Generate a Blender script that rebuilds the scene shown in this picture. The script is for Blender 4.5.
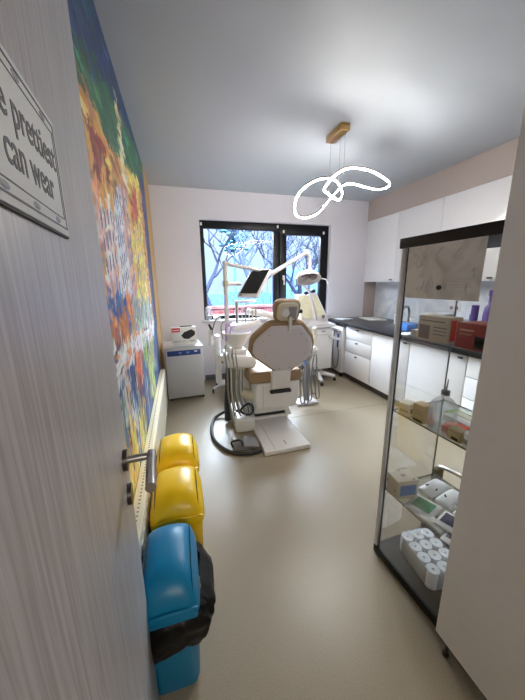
import bpy, bmesh, math, random
from mathutils import Vector, Matrix, noise

for o in list(bpy.data.objects):
    bpy.data.objects.remove(o, do_unlink=True)
SC = bpy.context.scene
COL = SC.collection
PI = math.pi


def lin(c):
    c = c / 255.0
    return c / 12.92 if c <= .04045 else ((c + .055) / 1.055) ** 2.4


def rgb(r, g, b):
    return (lin(r), lin(g), lin(b), 1.0)


# ------------------------------------------------------------------ camera
CAM_H = 1.403
cd = bpy.data.cameras.new('camera')
cam = bpy.data.objects.new('camera', cd)
COL.objects.link(cam)
R_ = Vector((0.961, -0.2752, -0.0107)).normalized()
F_ = Vector((0.2680, 0.9360, -0.2280)).normalized()
R_ = (R_ - F_ * R_.dot(F_)).normalized()
U_ = R_.cross(F_)
cam.matrix_world = Matrix(((R_.x, U_.x, -F_.x, 0), (R_.y, U_.y, -F_.y, 0), (R_.z, U_.z, -F_.z, CAM_H), (0, 0, 0, 1)))
cd.sensor_fit = 'HORIZONTAL'
cd.sensor_width = 36
cd.lens = 286.74 / 525 * 36
cd.clip_start = .01
SC.camera = cam

# ------------------------------------------------------------------ sky
W = bpy.data.worlds.new('sky')
SC.world = W
W.use_nodes = True
wn, wl = W.node_tree.nodes, W.node_tree.links
wn.clear()
wo = wn.new('ShaderNodeOutputWorld')
wb = wn.new('ShaderNodeBackground')
tc = wn.new('ShaderNodeTexCoord')
sep = wn.new('ShaderNodeSeparateXYZ')
ramp = wn.new('ShaderNodeValToRGB')
wl.new(tc.outputs['Generated'], sep.inputs[0])
wl.new(sep.outputs['Z'], ramp.inputs[0])
e = ramp.color_ramp.elements
e[0].position = 0.0
e[0].color = (.52, .74, 1.02, 1)
e[1].position = 1.0
e[1].color = (60, 69, 79, 1)
m_ = ramp.color_ramp.elements.new(.25)
m_.color = (.74, .92, 1.08, 1)
m2 = ramp.color_ramp.elements.new(.42)
m2.color = (52, 60, 69, 1)
wl.new(ramp.outputs[0], wb.inputs[0])
wb.inputs[1].default_value = 1.25
wl.new(wb.outputs[0], wo.inputs[0])


def area(name, loc, rot, sx, sy, power, color, portal=False):
    ld = bpy.data.lights.new(name, 'AREA')
    ld.shape = 'RECTANGLE'
    ld.size, ld.size_y = sx, sy
    ld.energy = power
    ld.color = color
    o = bpy.data.objects.new(name, ld)
    COL.objects.link(o)
    o.location = loc
    o.rotation_euler = rot
    if portal:
        ld.cycles.is_portal = True
    return o


area('window_portal', (1.30, 4.30, 1.55), (-PI / 2, 0, 0), 1.9, 1.3, 1, (1, 1, 1), portal=True)
# unseen fill light added behind the doorway, brightens surfaces facing the camera
area('corridor_fill', (.45, -2.6, 2.5), (.35, 0, 0), .9, .6, 36, (1, .92, .80))

SC.view_settings.view_transform = 'Standard'
SC.view_settings.look = 'None'
SC.view_settings.gamma = 1
SC.view_settings.use_curve_mapping = False
SC.view_settings.exposure = 0.14
SC.cycles.max_bounces = 10
SC.cycles.diffuse_bounces = 6
SC.cycles.transparent_max_bounces = 24
SC.cycles.use_denoising = True
SC.cycles.sample_clamp_indirect = 8


# ------------------------------------------------------------------ materials
def newmat(name):
    m = bpy.data.materials.new(name)
    m.use_nodes = True
    nt = m.node_tree
    b = nt.nodes.get('Principled BSDF')
    return m, nt, b


def pm(name, c, rough=.5, metal=0.0, var=.05, scale=14.0, bump=0.0, bscale=120.0, coat=0.0, spec=.5, emit=None, es=0, stretch=(1, 1, 1), trans=0.0, sub=0.0):
    """procedural material: base colour broken up by noise, optional fine bump"""
    m, nt, b = newmat(name)
    c = rgb(*c)
    t = nt.nodes.new('ShaderNodeTexCoord')
    mp = nt.nodes.new('ShaderNodeMapping')
    mp.inputs['Scale'].default_value = stretch
    nt.links.new(t.outputs['Object'], mp.inputs[0])
    n = nt.nodes.new('ShaderNodeTexNoise')
    n.inputs['Scale'].default_value = scale
    n.inputs['Detail'].default_value = 4
    nt.links.new(mp.outputs[0], n.inputs['Vector'])
    mx = nt.nodes.new('ShaderNodeMix')
    mx.data_type = 'RGBA'
    mx.inputs[6].default_value = tuple(max(0, v * (1 - var)) for v in c[:3]) + (1,)
    mx.inputs[7].default_value = tuple(min(1, v * (1 + var)) for v in c[:3]) + (1,)
    nt.links.new(n.outputs['Fac'], mx.inputs[0])
    nt.links.new(mx.outputs[2], b.inputs['Base Color'])
    b.inputs['Roughness'].default_value = rough
    b.inputs['Metallic'].default_value = metal
    b.inputs['Specular IOR Level'].default_value = spec
    b.inputs['Coat Weight'].default_value = coat
    b.inputs['Transmission Weight'].default_value = trans
    if bump:
        n2 = nt.nodes.new('ShaderNodeTexNoise')
        n2.inputs['Scale'].default_value = bscale
        nt.links.new(mp.outputs[0], n2.inputs['Vector'])
        bp = nt.nodes.new('ShaderNodeBump')
        bp.inputs['Strength'].default_value = bump
        bp.inputs['Distance'].default_value = .004
        nt.links.new(n2.outputs['Fac'], bp.inputs['Height'])
        nt.links.new(bp.outputs[0], b.inputs['Normal'])
    if emit:
        b.inputs['Emission Color'].default_value = emit
        b.inputs['Emission Strength'].default_value = es
    return m


def glassmat(name, tint=(1, 1, 1), ior=1.45, boost=1.0, rough=0.0, haze=0.0, hazec=(.9, .92, .95)):
    """thin architectural glass: clear with a fresnel reflection"""
    m, nt, b = newmat(name)
    nt.nodes.remove(b)
    out = nt.nodes.get('Material Output')
    tr = nt.nodes.new('ShaderNodeBsdfTransparent')
    tr.inputs[0].default_value = (*tint, 1)
    gl = nt.nodes.new('ShaderNodeBsdfGlossy')
    gl.inputs['Roughness'].default_value = rough
    fr = nt.nodes.new('ShaderNodeFresnel')
    fr.inputs[0].default_value = ior
    mul = nt.nodes.new('ShaderNodeMath')
    mul.operation = 'MULTIPLY'
    mul.inputs[1].default_value = boost
    nt.links.new(fr.outputs[0], mul.inputs[0])
    mx = nt.nodes.new('ShaderNodeMixShader')
    nt.links.new(mul.outputs[0], mx.inputs[0])
    nt.links.new(tr.outputs[0], mx.inputs[1])
    nt.links.new(gl.outputs[0], mx.inputs[2])
    last = mx
    if haze:
        df = nt.nodes.new('ShaderNodeBsdfDiffuse')
        df.inputs[0].default_value = (*hazec, 1)
        m3 = nt.nodes.new('ShaderNodeMixShader')
        m3.inputs[0].default_value = haze
        nt.links.new(mx.outputs[0], m3.inputs[1])
        nt.links.new(df.outputs[0], m3.inputs[2])
        last = m3
    nt.links.new(last.outputs[0], out.inputs[0])
    return m


def woodmat(name, c1, c2, rough=.45):
    """streaky vertical laminate grain"""
    m, nt, b = newmat(name)
    t = nt.nodes.new('ShaderNodeTexCoord')
    mp = nt.nodes.new('ShaderNodeMapping')
    mp.inputs['Scale'].default_value = (60, 60, 1.6)
    nt.links.new(t.outputs['Object'], mp.inputs[0])
    n = nt.nodes.new('ShaderNodeTexNoise')
    n.inputs['Scale'].default_value = 3.0
    n.inputs['Detail'].default_value = 7
    n.inputs['Distortion'].default_value = .6
    nt.links.new(mp.outputs[0], n.inputs['Vector'])
    r = nt.nodes.new('ShaderNodeValToRGB')
    r.color_ramp.elements[0].position = .36
    r.color_ramp.elements[0].color = rgb(*c1)
    r.color_ramp.elements[1].position = .64
    r.color_ramp.elements[1].color = rgb(*c2)
    nt.links.new(n.outputs['Fac'], r.inputs[0])
    nt.links.new(r.outputs[0], b.inputs['Base Color'])
    b.inputs['Roughness'].default_value = rough
    bp = nt.nodes.new('ShaderNodeBump')
    bp.inputs['Strength'].default_value = .25
    bp.inputs['Distance'].default_value = .002
    nt.links.new(n.outputs['Fac'], bp.inputs['Height'])
    nt.links.new(bp.outputs[0], b.inputs['Normal'])
    return m


def floormat():
    m, nt, b = newmat('speckled_vinyl')
    t = nt.nodes.new('ShaderNodeTexCoord')
    n = nt.nodes.new('ShaderNodeTexNoise')
    n.inputs['Scale'].default_value = 240
    n.inputs['Detail'].default_value = 3
    nt.links.new(t.outputs['Object'], n.inputs['Vector'])
    r = nt.nodes.new('ShaderNodeValToRGB')
    r.color_ramp.elements[0].position = .32
    r.color_ramp.elements[0].color = rgb(146, 133, 112)
    r.color_ramp.elements[1].position = .70
    r.color_ramp.elements[1].color = rgb(167, 153, 130)
    nt.links.new(n.outputs['Fac'], r.inputs[0])
    n3 = nt.nodes.new('ShaderNodeTexNoise')
    n3.inputs['Scale'].default_value = 1.6
    n3.inputs['Detail'].default_value = 5
    nt.links.new(t.outputs['Object'], n3.inputs['Vector'])
    mx = nt.nodes.new('ShaderNodeMix')
    mx.data_type = 'RGBA'
    mx.blend_type = 'MULTIPLY'
    mx.inputs[0].default_value = .22
    nt.links.new(r.outputs[0], mx.inputs[6])
    nt.links.new(n3.outputs['Fac'], mx.inputs[7])
    nt.links.new(mx.outputs[2], b.inputs['Base Color'])
    rr = nt.nodes.new('ShaderNodeMapRange')
    rr.inputs['To Min'].default_value = .26
    rr.inputs['To Max'].default_value = .44
    nt.links.new(n3.outputs['Fac'], rr.inputs['Value'])
    nt.links.new(rr.outputs[0], b.inputs['Roughness'])
    b.inputs['Specular IOR Level'].default_value = .55
    bp = nt.nodes.new('ShaderNodeBump')
    bp.inputs['Strength'].default_value = .06
    bp.inputs['Distance'].default_value = .001
    nt.links.new(n.outputs['Fac'], bp.inputs['Height'])
    nt.links.new(bp.outputs[0], b.inputs['Normal'])
    return m


def marblemat():
    m, nt, b = newmat('backsplash_marble')
    t = nt.nodes.new('ShaderNodeTexCoord')
    n = nt.nodes.new('ShaderNodeTexNoise')
    n.inputs['Scale'].default_value = 3.2
    n.inputs['Detail'].default_value = 9
    n.inputs['Distortion'].default_value = 1.4
    nt.links.new(t.outputs['Object'], n.inputs['Vector'])
    r = nt.nodes.new('ShaderNodeValToRGB')
    r.color_ramp.elements[0].position = .38
    r.color_ramp.elements[0].color = rgb(204, 211, 220)
    r.color_ramp.elements[1].position = .62
    r.color_ramp.elements[1].color = rgb(230, 234, 239)
    nt.links.new(n.outputs['Fac'], r.inputs[0])
    nt.links.new(r.outputs[0], b.inputs['Base Color'])
    b.inputs['Roughness'].default_value = .16
    return m


def attrmat(name, rough=.6):
    m, nt, b = newmat(name)
    a = nt.nodes.new('ShaderNodeAttribute')
    a.attribute_name = 'paint'
    nt.links.new(a.outputs['Color'], b.inputs['Base Color'])
    b.inputs['Roughness'].default_value = rough
    n = nt.nodes.new('ShaderNodeTexNoise')
    n.inputs['Scale'].default_value = 70
    bp = nt.nodes.new('ShaderNodeBump')
    bp.inputs['Strength'].default_value = .15
    bp.inputs['Distance'].default_value = .003
    nt.links.new(n.outputs['Fac'], bp.inputs['Height'])
    nt.links.new(bp.outputs[0], b.inputs['Normal'])
    return m


def brickmat():
    m, nt, b = newmat('red_brick')
    t = nt.nodes.new('ShaderNodeTexCoord')
    mp = nt.nodes.new('ShaderNodeMapping')
    mp.inputs['Rotation'].default_value = (PI / 2, 0, 0)
    nt.links.new(t.outputs['Object'], mp.inputs[0])
    n = nt.nodes.new('ShaderNodeTexBrick')
    n.inputs['Color1'].default_value = rgb(60, 24, 24)
    n.inputs['Color2'].default_value = rgb(76, 44, 44)
    n.inputs['Mortar'].default_value = rgb(72, 64, 68)
    n.inputs['Scale'].default_value = 3.2
    nt.links.new(mp.outputs[0], n.inputs['Vector'])
    nt.links.new(n.outputs['Color'], b.inputs['Base Color'])
    b.inputs['Roughness'].default_value = .9
    b.inputs['Specular IOR Level'].default_value = 0
    return m


def postermat():
    """grey printed sheet with faint sketchy figures"""
    m, nt, b = newmat('poster_print')
    t = nt.nodes.new('ShaderNodeTexCoord')
    n = nt.nodes.new('ShaderNodeTexNoise')
    n.inputs['Scale'].default_value = 11
    n.inputs['Detail'].default_value = 8
    n.inputs['Distortion'].default_value = .8
    nt.links.new(t.outputs['Object'], n.inputs['Vector'])
    r = nt.nodes.new('ShaderNodeValToRGB')
    r.color_ramp.elements[0].position = .30
    r.color_ramp.elements[0].color = rgb(190, 188, 185)
    r.color_ramp.elements[1].position = .58
    r.color_ramp.elements[1].color = rgb(222, 220, 216)
    nt.links.new(n.outputs['Fac'], r.inputs[0])
    nt.links.new(r.outputs[0], b.inputs['Base Color'])
    b.inputs['Roughness'].default_value = .45
    return m


M = dict(
    floor=floormat(),
    ceiling=pm('ceiling_paint', (178, 184, 190), .55, var=.03, scale=3),
    wall=pm('wall_paint', (224, 221, 227), .75, var=.02, scale=4, bump=.05),
    beige=pm('beige_paint', (178, 164, 156), .75, var=.02),
    tan=pm('tan_edge', (196, 160, 104), .6, var=.15, scale=8, stretch=(1, 1, .2)),
    splash=marblemat(),
    base=pm('skirting_grey', (120, 122, 128), .5),
    black_frame=pm('black_window_frame', (15, 16, 19), .4, spec=.3, var=.08),
    sill=pm('sill_white', (205, 206, 212), .35),
    door=woodmat('grey_door_laminate', (166, 162, 162), (194, 190, 191), .38),
    steel=pm('brushed_steel', (176, 172, 168), .28, 1, var=.08, scale=60),
    darksteel=pm('dark_steel', (96, 90, 86), .35, 1),
    alu=pm('aluminium', (206, 209, 214), .42, .45),
    plaque=pm('plaque_face', (226, 228, 226), .6, var=.04, scale=9),
    ink=pm('ink_grey', (112, 112, 116), .7),
    inkdark=pm('ink_black', (34, 33, 36), .7),
    white=pm('white_plastic', (226, 224, 226), .32, var=.02),
    enamel=pm('white_enamel', (222, 220, 218), .28, var=.02, coat=.3),
    shell=pm('backrest_shell', (202, 196, 202), .38, var=.02),
    machinegrey=pm('pale_grey_enamel', (190, 189, 188), .35, var=.02),
    cab=pm('white_gloss_cabinet', (232, 230, 230), .22, var=.015, coat=.2),
    cabcore=pm('cabinet_core', (196, 192, 190), .5),
    counter=pm('black_worktop', (22, 22, 27), .28, spec=.35, var=.25, scale=90),
    toe=pm('plinth_dark', (74, 62, 54), .6),
    closet=pm('closet_beige', (234, 232, 230), .55, var=.025, scale=30, bump=.04),
    darkbrown=pm('dark_brown_board', (34, 27, 26), .45, spec=.3, var=.15, scale=30, stretch=(8, 1, 8)),
    basedark=pm('showcase_base_black', (22, 21, 21), .55, spec=.3, var=.1, scale=40),
    gold=pm('brushed_gold', (196, 160, 104), .32, 1, var=.08, scale=50),
    bronze=pm('dark_bronze', (74, 60, 50), .4, 1),
    led=pm('led_diffuser', (255, 250, 240), .5, emit=(1, .975, .935, 1), es=175),
    yellow=pm('yellow_plastic', (240, 196, 8), .33, var=.04, spec=.45),
    blue=pm('blue_plastic', (2, 122, 168), .36, var=.05, spec=.45),
    slot=pm('groove_dark', (40, 44, 40), .8),
    bag=pm('black_bag_film', (10, 10, 12), .38, spec=.3, var=.3, scale=30, bump=.8, bscale=26),
    leather=pm('beige_leatherette', (150, 125, 97), .58, spec=.3, var=.06, scale=40, bump=.06),
    seatlight=pm('beige_seat', (176, 152, 122), .42, var=.05, scale=40),
    black=pm('black_plastic', (24, 24, 27), .4),
    rubber=pm('black_rubber', (30, 30, 32), .6),
    screen=pm('dark_screen', (10, 11, 14), .30, spec=.25),
    grey=pm('grey_plastic', (140, 140, 144), .45),
    greymid=pm('grey_metal', (120, 116, 114), .45, .3),
    hose=pm('grey_hose', (122, 118, 116), .45),
    cream=pm('cream_plastic', (206, 198, 178), .4),
    darkblue=pm('control_blue', (26, 56, 120), .35),
    purple=pm('purple_plastic', (98, 76, 146), .4),
    lilac=pm('lilac_plastic', (186, 160, 214), .4),
    bluebox=pm('bright_blue', (52, 128, 214), .4),
    red=pm('red_card', (150, 44, 36), .5, var=.08),
    redlabel=pm('red_label', (206, 30, 44), .5),
    redpink=pm('red_packet', (226, 78, 62), .5),
    creamcard=pm('cream_card', (206, 196, 178), .6),
    kraft=pm('kraft_card', (196, 178, 146), .65),
    whitecard=pm('white_card', (228, 224, 216), .55),
    greycard=pm('grey_print', (140, 136, 134), .6),
    green=pm('green_card', (118, 176, 52), .5),
    greenprint=pm('green_print', (72, 140, 104), .5, var=.2, scale=30),
    bluepack=pm('blue_packet', (92, 132, 190), .45),
    navyglass=pm('navy_window', (28, 44, 84), .2),
    film=pm('white_film', (226, 228, 230), .25, var=.04, bump=.4, bscale=50),
    paper=pm('paper_white', (228, 230, 234), .7),
    rolls=pm('white_tissue', (232, 234, 238), .8, var=.03),
    seamgrey=pm('weld_seam', (120, 108, 92), .6),
    ivory=pm('ivory_enamel', (232, 218, 184), .4),
    radiator=pm('radiator_white', (222, 218, 204), .4),
    bottle=glassmat('clear_bottle', (.97, .985, .99), 1.4, .4, .05, haze=.20, hazec=(.97, .98, 1)),
    water=glassmat('clear_water', (.93, .97, .99), 1.33, .3, .02, haze=.08),
    jar=glassmat('clear_jar', (.95, .97, .98), 1.4, 1.0, .05, haze=.18),
    glass=glassmat('showcase_glass', (.985, .99, .988), 1.35, .28),
    wglass=glassmat('window_glass', (.98, .99, 1.0), 1.45, .8),
    shelfglass=glassmat('shelf_glass', (.93, .96, .95), 1.4, .5),
    glassedge=pm('glass_edge', (56, 68, 66), .3),
    poster=postermat(),
    sketch=pm('sketch_grey', (186, 183, 180), .5),
    yellowpanel=pm('yellow_patterned_panel', (226, 220, 188), .4, var=.22, scale=22),
    tissuegrey=pm('roll_core', (150, 152, 156), .8),
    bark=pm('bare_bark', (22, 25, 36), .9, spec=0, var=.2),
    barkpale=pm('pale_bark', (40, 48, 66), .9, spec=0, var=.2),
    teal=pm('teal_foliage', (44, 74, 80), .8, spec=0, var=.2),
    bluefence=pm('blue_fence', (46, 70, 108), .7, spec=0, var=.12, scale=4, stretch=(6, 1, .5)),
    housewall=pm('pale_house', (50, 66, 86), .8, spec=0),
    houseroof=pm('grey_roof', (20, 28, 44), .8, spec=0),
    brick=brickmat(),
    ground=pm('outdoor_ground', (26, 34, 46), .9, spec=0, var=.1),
    lampglass=pm('lamp_reflector', (150, 140, 150), .15, .8),
    skin=pm('corridor_paint', (176, 168, 160), .8),
)


# ------------------------------------------------------------------ mesh builder
class MB:
    def __init__(s):
        s.b = bmesh.new()

    def _add(s, b2, mat=None):
        if mat is not None:
            bmesh.ops.transform(b2, matrix=mat, verts=b2.verts)
        me = bpy.data.meshes.new('tmp')
        b2.to_mesh(me)
        b2.free()
        s.b.from_mesh(me)
        bpy.data.meshes.remove(me)
        return s

    def box(s, x0, x1, y0, y1, z0, z1, bev=0.0, seg=2, mat=None):
        b = bmesh.new()
        bmesh.ops.create_cube(b, size=1)
        bmesh.ops.transform(b, matrix=Matrix.Translation(((x0 + x1) / 2, (y0 + y1) / 2, (z0 + z1) / 2)) @ Matrix.Diagonal((x1 - x0, y1 - y0, z1 - z0, 1)), verts=b.verts)
        if bev:
            bmesh.ops.bevel(b, geom=b.edges[:], offset=bev, segments=seg, profile=.5, affect='EDGES')
        return s._add(b, mat)

    def cyl(s, p0, p1, r0, r1=None, n=20, caps=True):
        r1 = r0 if r1 is None else r1
        p0, p1 = Vector(p0), Vector(p1)
        d = p1 - p0
        b = bmesh.new()
        bmesh.ops.create_cone(b, cap_ends=caps, segments=n, radius1=r0, radius2=r1, depth=d.length)
        q = Vector((0, 0, 1)).rotation_difference(d.normalized()).to_matrix().to_4x4()
        return s._add(b, Matrix.Translation((p0 + p1) / 2) @ q)

    def sph(s, c, r, sx=1, sy=1, sz=1, n=16):
        b = bmesh.new()
        bmesh.ops.create_uvsphere(b, u_segments=n, v_segments=max(6, n // 2), radius=r)
        return s._add(b, Matrix.Translation(c) @ Matrix.Diagonal((sx, sy, sz, 1)))

    def lathe(s, c, prof, n=28, sx=1, sy=1, mat=None):
        """prof: list of (radius, z); closed where radius is 0"""
        b = bmesh.new()
        rings = []
        for r, z in prof:
            if r < 1e-6:
                rings.append([b.verts.new((0, 0, z))])
            else:
                rings.append([b.verts.new((r * sx * math.cos(2 * PI * i / n), r * sy * math.sin(2 * PI * i / n), z)) for i in range(n)])
        for A, B in zip(rings, rings[1:]):
            for i in range(n):
                a0, a1 = A[i % len(A)], A[(i + 1) % len(A)]
                b0, b1 = B[i % len(B)], B[(i + 1) % len(B)]
                vs = []
                for v in (a0, a1, b1, b0):
                    if v not in vs:
                        vs.append(v)
                if len(vs) > 2:
                    try:
                        b.faces.new(vs)
                    except ValueError:
                        pass
        bmesh.ops.recalc_face_normals(b, faces=b.faces[:])
        return s._add(b, (mat or Matrix()) if c is None else Matrix.Translation(c) @ (mat or Matrix()))

    def tube(s, pts, r, n=8, closed=False, smooth=0, flat=None):
        """sweep a circle (or, with flat=(w,h), a flat band) along points"""
        P = [Vector(p) for p in pts]
        if smooth:
            P = spline(P, smooth, closed)
        N = len(P)
        b = bmesh.new()
        rings = []
        up = None
        rr = r if callable(r) else (lambda t: r)
        for i in range(N):
            a = P[(i - 1) % N] if (closed or i > 0) else P[i]
            c = P[(i + 1) % N] if (closed or i < N - 1) else P[i]
            d = (c - a).normalized()
            if up is None:
                up = Vector((0, 0, 1)) if abs(d.z) < .9 else Vector((1, 0, 0))
            x = d.cross(up).normalized()
            up = x.cross(d).normalized()
            R = rr(i / max(1, N - 1))
            if flat:
                w, h = flat
                ring = [b.verts.new(P[i] + x * sx * w / 2 + up * sy * h / 2) for sx, sy in ((-1, -1), (1, -1), (1, 1), (-1, 1))]
            else:
                ring = [b.verts.new(P[i] + (x * math.cos(2 * PI * k / n) + up * math.sin(2 * PI * k / n)) * R) for k in range(n)]
            rings.append(ring)
        k = len(rings[0])
        for i in range(N if closed else N - 1):
            A, B = rings[i], rings[(i + 1) % N]
            for j in range(k):
                b.faces.new((A[j], A[(j + 1) % k], B[(j + 1) % k], B[j]))
        if not closed:
            b.faces.new(rings[0][::-1])
            b.faces.new(rings[-1])
        bmesh.ops.recalc_face_normals(b, faces=b.faces[:])
        return s._add(b)

    def prism(s, poly, d, bev=0.0, seg=2, mat=None):
        """poly: 3-D outline (planar), extruded by vector d"""
        b = bmesh.new()
        A = [b.verts.new(p) for p in poly]
        B = [b.verts.new(Vector(p) + Vector(d)) for p in poly]
        n = len(A)
        b.faces.new(A)
        b.faces.new(B[::-1])
        for i in range(n):
            b.faces.new((A[i], B[i], B[(i + 1) % n], A[(i + 1) % n]))
        bmesh.ops.recalc_face_normals(b, faces=b.faces[:])
        if bev:
            bmesh.ops.bevel(b, geom=b.edges[:], offset=bev, segments=seg, profile=.5, affect='EDGES')
        return s._add(b, mat)

    def loft(s, rings, cap=True, mat=None):
        b = bmesh.new()
        rs = [[b.verts.new(p) for p in ring] for ring in rings]
        n = len(rs[0])
        for A, B in zip(rs, rs[1:]):
            for j in range(n):
                b.faces.new((A[j], A[(j + 1) % n], B[(j + 1) % n], B[j]))
        if cap:
            b.faces.new(rs[0][::-1])
            b.faces.new(rs[-1])
        bmesh.ops.recalc_face_normals(b, faces=b.faces[:])
        return s._add(b, mat)

    def text(s, body, size, mat, extrude=.0006, bold=0.0, align='LEFT', sx=1.0, spacing=1.0):
        cu = bpy.data.curves.new('txt', 'FONT')
        cu.body = body
        cu.size = size
        cu.extrude = extrude
        cu.offset = bold
        cu.align_x = align
        cu.space_character = spacing
        cu.resolution_u = 3
        o = bpy.data.objects.new('txt', cu)
        COL.objects.link(o)
        dg = bpy.context.evaluated_depsgraph_get()
        me = bpy.data.meshes.new_from_object(o.evaluated_get(dg))
        bpy.data.objects.remove(o, do_unlink=True)
        me.transform(mat @ Matrix.Diagonal((sx, 1, 1, 1)))
        s.b.from_mesh(me)
        bpy.data.meshes.remove(me)
        return s

    def xf(s, mat):
        bmesh.ops.transform(s.b, matrix=mat, verts=s.b.verts)
        return s

    def jitter(s, amp, scale, seed=0):
        for v in s.b.verts:
            v.co += Vector(noise.noise_vector(v.co * scale + Vector((seed, seed, seed)))) * amp
        return s

    def subdiv(s, cuts):
        bmesh.ops.subdivide_edges(s.b, edges=s.b.edges[:], cuts=cuts, use_grid_fill=True)
        return s


def spline(P, k, closed=False):
    out = []
    N = len(P)
    for i in range(N if closed else N - 1):
        p0 = P[(i - 1) % N] if (closed or i > 0) else P[i]
        p1, p2 = P[i], P[(i + 1) % N]
        p3 = P[(i + 2) % N] if (closed or i < N - 2) else p2
        for j in range(k):
            t = j / k
            out.append(.5 * ((2 * p1) + (p2 - p0) * t + (2 * p0 - 5 * p1 + 4 * p2 - p3) * t * t + (3 * p1 - p0 - 3 * p2 + p3) * t ** 3))
    if not closed:
        out.append(P[-1])
    return out


FR = {}


def finish(name, mb, mat, parent=None, ang=35, origin=None):
    me = bpy.data.meshes.new(name)
    inv = FR[parent.name].inverted() if parent else (Matrix.Translation(-Vector(origin)) if origin else Matrix())
    bmesh.ops.transform(mb.b, matrix=inv, verts=mb.b.verts)
    mb.b.to_mesh(me)
    mb.b.free()
    for p in me.polygons:
        p.use_smooth = True
    me.set_sharp_from_angle(angle=math.radians(ang))
    me.materials.append(M[mat] if isinstance(mat, str) else mat)
    o = bpy.data.objects.new(name, me)
    COL.objects.link(o)
    if parent:
        o.parent = parent
        FR[o.name] = FR[parent.name]
    elif origin:
        o.location = origin
        FR[o.name] = Matrix.Translation(origin)
    else:
        FR[o.name] = Matrix()
    return o


def thing(name, label, cat, loc, rz=0.0, group=None):
    o = bpy.data.objects.new(name, None)
    COL.objects.link(o)
    o.empty_display_size = .1
    o.location = loc
    o.rotation_euler = (0, 0, rz)
    o['label'] = label
    o['category'] = cat
    if group:
        o['group'] = group
    FR[o.name] = Matrix.Translation(loc) @ Matrix.Rotation(rz, 4, 'Z')
    return o


def part(parent, name, mb, mat, label=None, ang=35):
    o = finish(name, mb, mat, parent, ang)
    if label:
        o['label'] = label
    return o


def single(name, label, cat, mb, mat, group=None, ang=35):
    vs = [v.co for v in mb.b.verts]
    lo = [min(v[i] for v in vs) for i in range(3)]
    hi = [max(v[i] for v in vs) for i in range(3)]
    o = finish(name, mb, mat, None, ang, ((lo[0] + hi[0]) / 2, (lo[1] + hi[1]) / 2, lo[2]))
    o['label'] = label
    o['category'] = cat
    if group:
        o['group'] = group
    return o


def struct(name, mb, mat, parent=None):
    o = finish(name, mb, mat, parent)
    if not parent:
        o['kind'] = 'structure'
    return o


def copy_thing(root, loc, rz, label, group=None):
    r = root.copy()
    COL.objects.link(r)
    r.location = loc
    r.rotation_euler = (0, 0, rz)
    r['label'] = label
    if group:
        r['group'] = group
    for ch in list(root.children):
        c = ch.copy()
        COL.objects.link(c)
        c.parent = r
        for g in ch.children:
            d = g.copy()
            COL.objects.link(d)
            d.parent = c
    return r


def RZ(a, c=(0, 0, 0)):
    return Matrix.Translation(c) @ Matrix.Rotation(a, 4, 'Z') @ Matrix.Translation(-Vector(c))


def frame_at(o, x, y, z=None):
    """matrix whose local X, Y, Z are the given unit axes at point o"""
    x = Vector(x).normalized()
    y = Vector(y)
    y = (y - x * x.dot(y)).normalized()
    z = x.cross(y)
    return Matrix(((x.x, y.x, z.x, o[0]), (x.y, y.y, z.y, o[1]), (x.z, y.z, z.z, o[2]), (0, 0, 0, 1)))


# ------------------------------------------------------------------ the room
XL, XR, D, H = -.265, 3.15, 4.15, 2.6
YF = -.08            # front wall (with the doorway the photograph is taken from)
WX0, WX1, WZ0, WZ1 = .335, 2.285, .89, 2.235

struct('floor', MB().box(XL - .2, XR + .2, -3.0, D + .25, -.1, 0), 'floor')
struct('trim_1', MB().box(.98, XR, 2.626, 2.630, .0, .0008), 'seamgrey')
struct('ceiling', MB().box(XL - .2, XR + .2, -3.0, D + .25, H, H + .1), 'ceiling')
struct('wall_left', MB().box(XL - .15, XL, YF, D, 0, H), 'wall')
struct('trim_2', MB().box(XL, XL + .006, 3.52, D, 0, H), 'tan')
struct('wall_right', MB().box(XR, XR + .15, YF, D, 0, H), 'wall')
wb_ = MB()
wb_.box(XL - .15, WX0, D, D + .22, 0, H)
wb_.box(WX1, XR + .15, D, D + .22, 0, H)
wb_.box(WX0, WX1, D, D + .22, 0, WZ0)
wb_.box(WX0, WX1, D, D + .22, WZ1, H)
struct('wall_back', wb_, 'wall')
wf = MB()
wf.box(XL - .15, -.115, YF - .15, YF, 0, H)
wf.box(.83, XR + .15, YF - .15, YF, 0, H)
wf.box(-.115, .83, YF - .15, YF, 2.1, H)
struct('wall_front', wf, 'wall')
wc = MB()
wc.box(XL - .2, XL - .1, -3.0, YF - .15, 0, H)
wc.box(1.5, 1.6, -3.0, YF - .15, 0, H)
wc.box(XL - .1, 1.5, -3.1, -3.0, 0, H)
struct('wall_corridor', wc, 'skin')
struct('baseboard_back', MB().box(.30, 2.2, D - .012, D, 0, .075, .003), 'base')
struct('trim_3', MB().box(2.91, XR, .9, D, 2.312, H), 'beige')                 # beige bulkhead over the wall cabinets
struct('trim_4', MB().box(XR - .012, XR, .9, D, .835, 1.40), 'splash')          # glossy splashback
struct('trim_5', MB().box(2.93, XR - .012, D - .012, D, .835, 1.40), 'beige')   # its return on the back wall, with shading put into the beige

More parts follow.
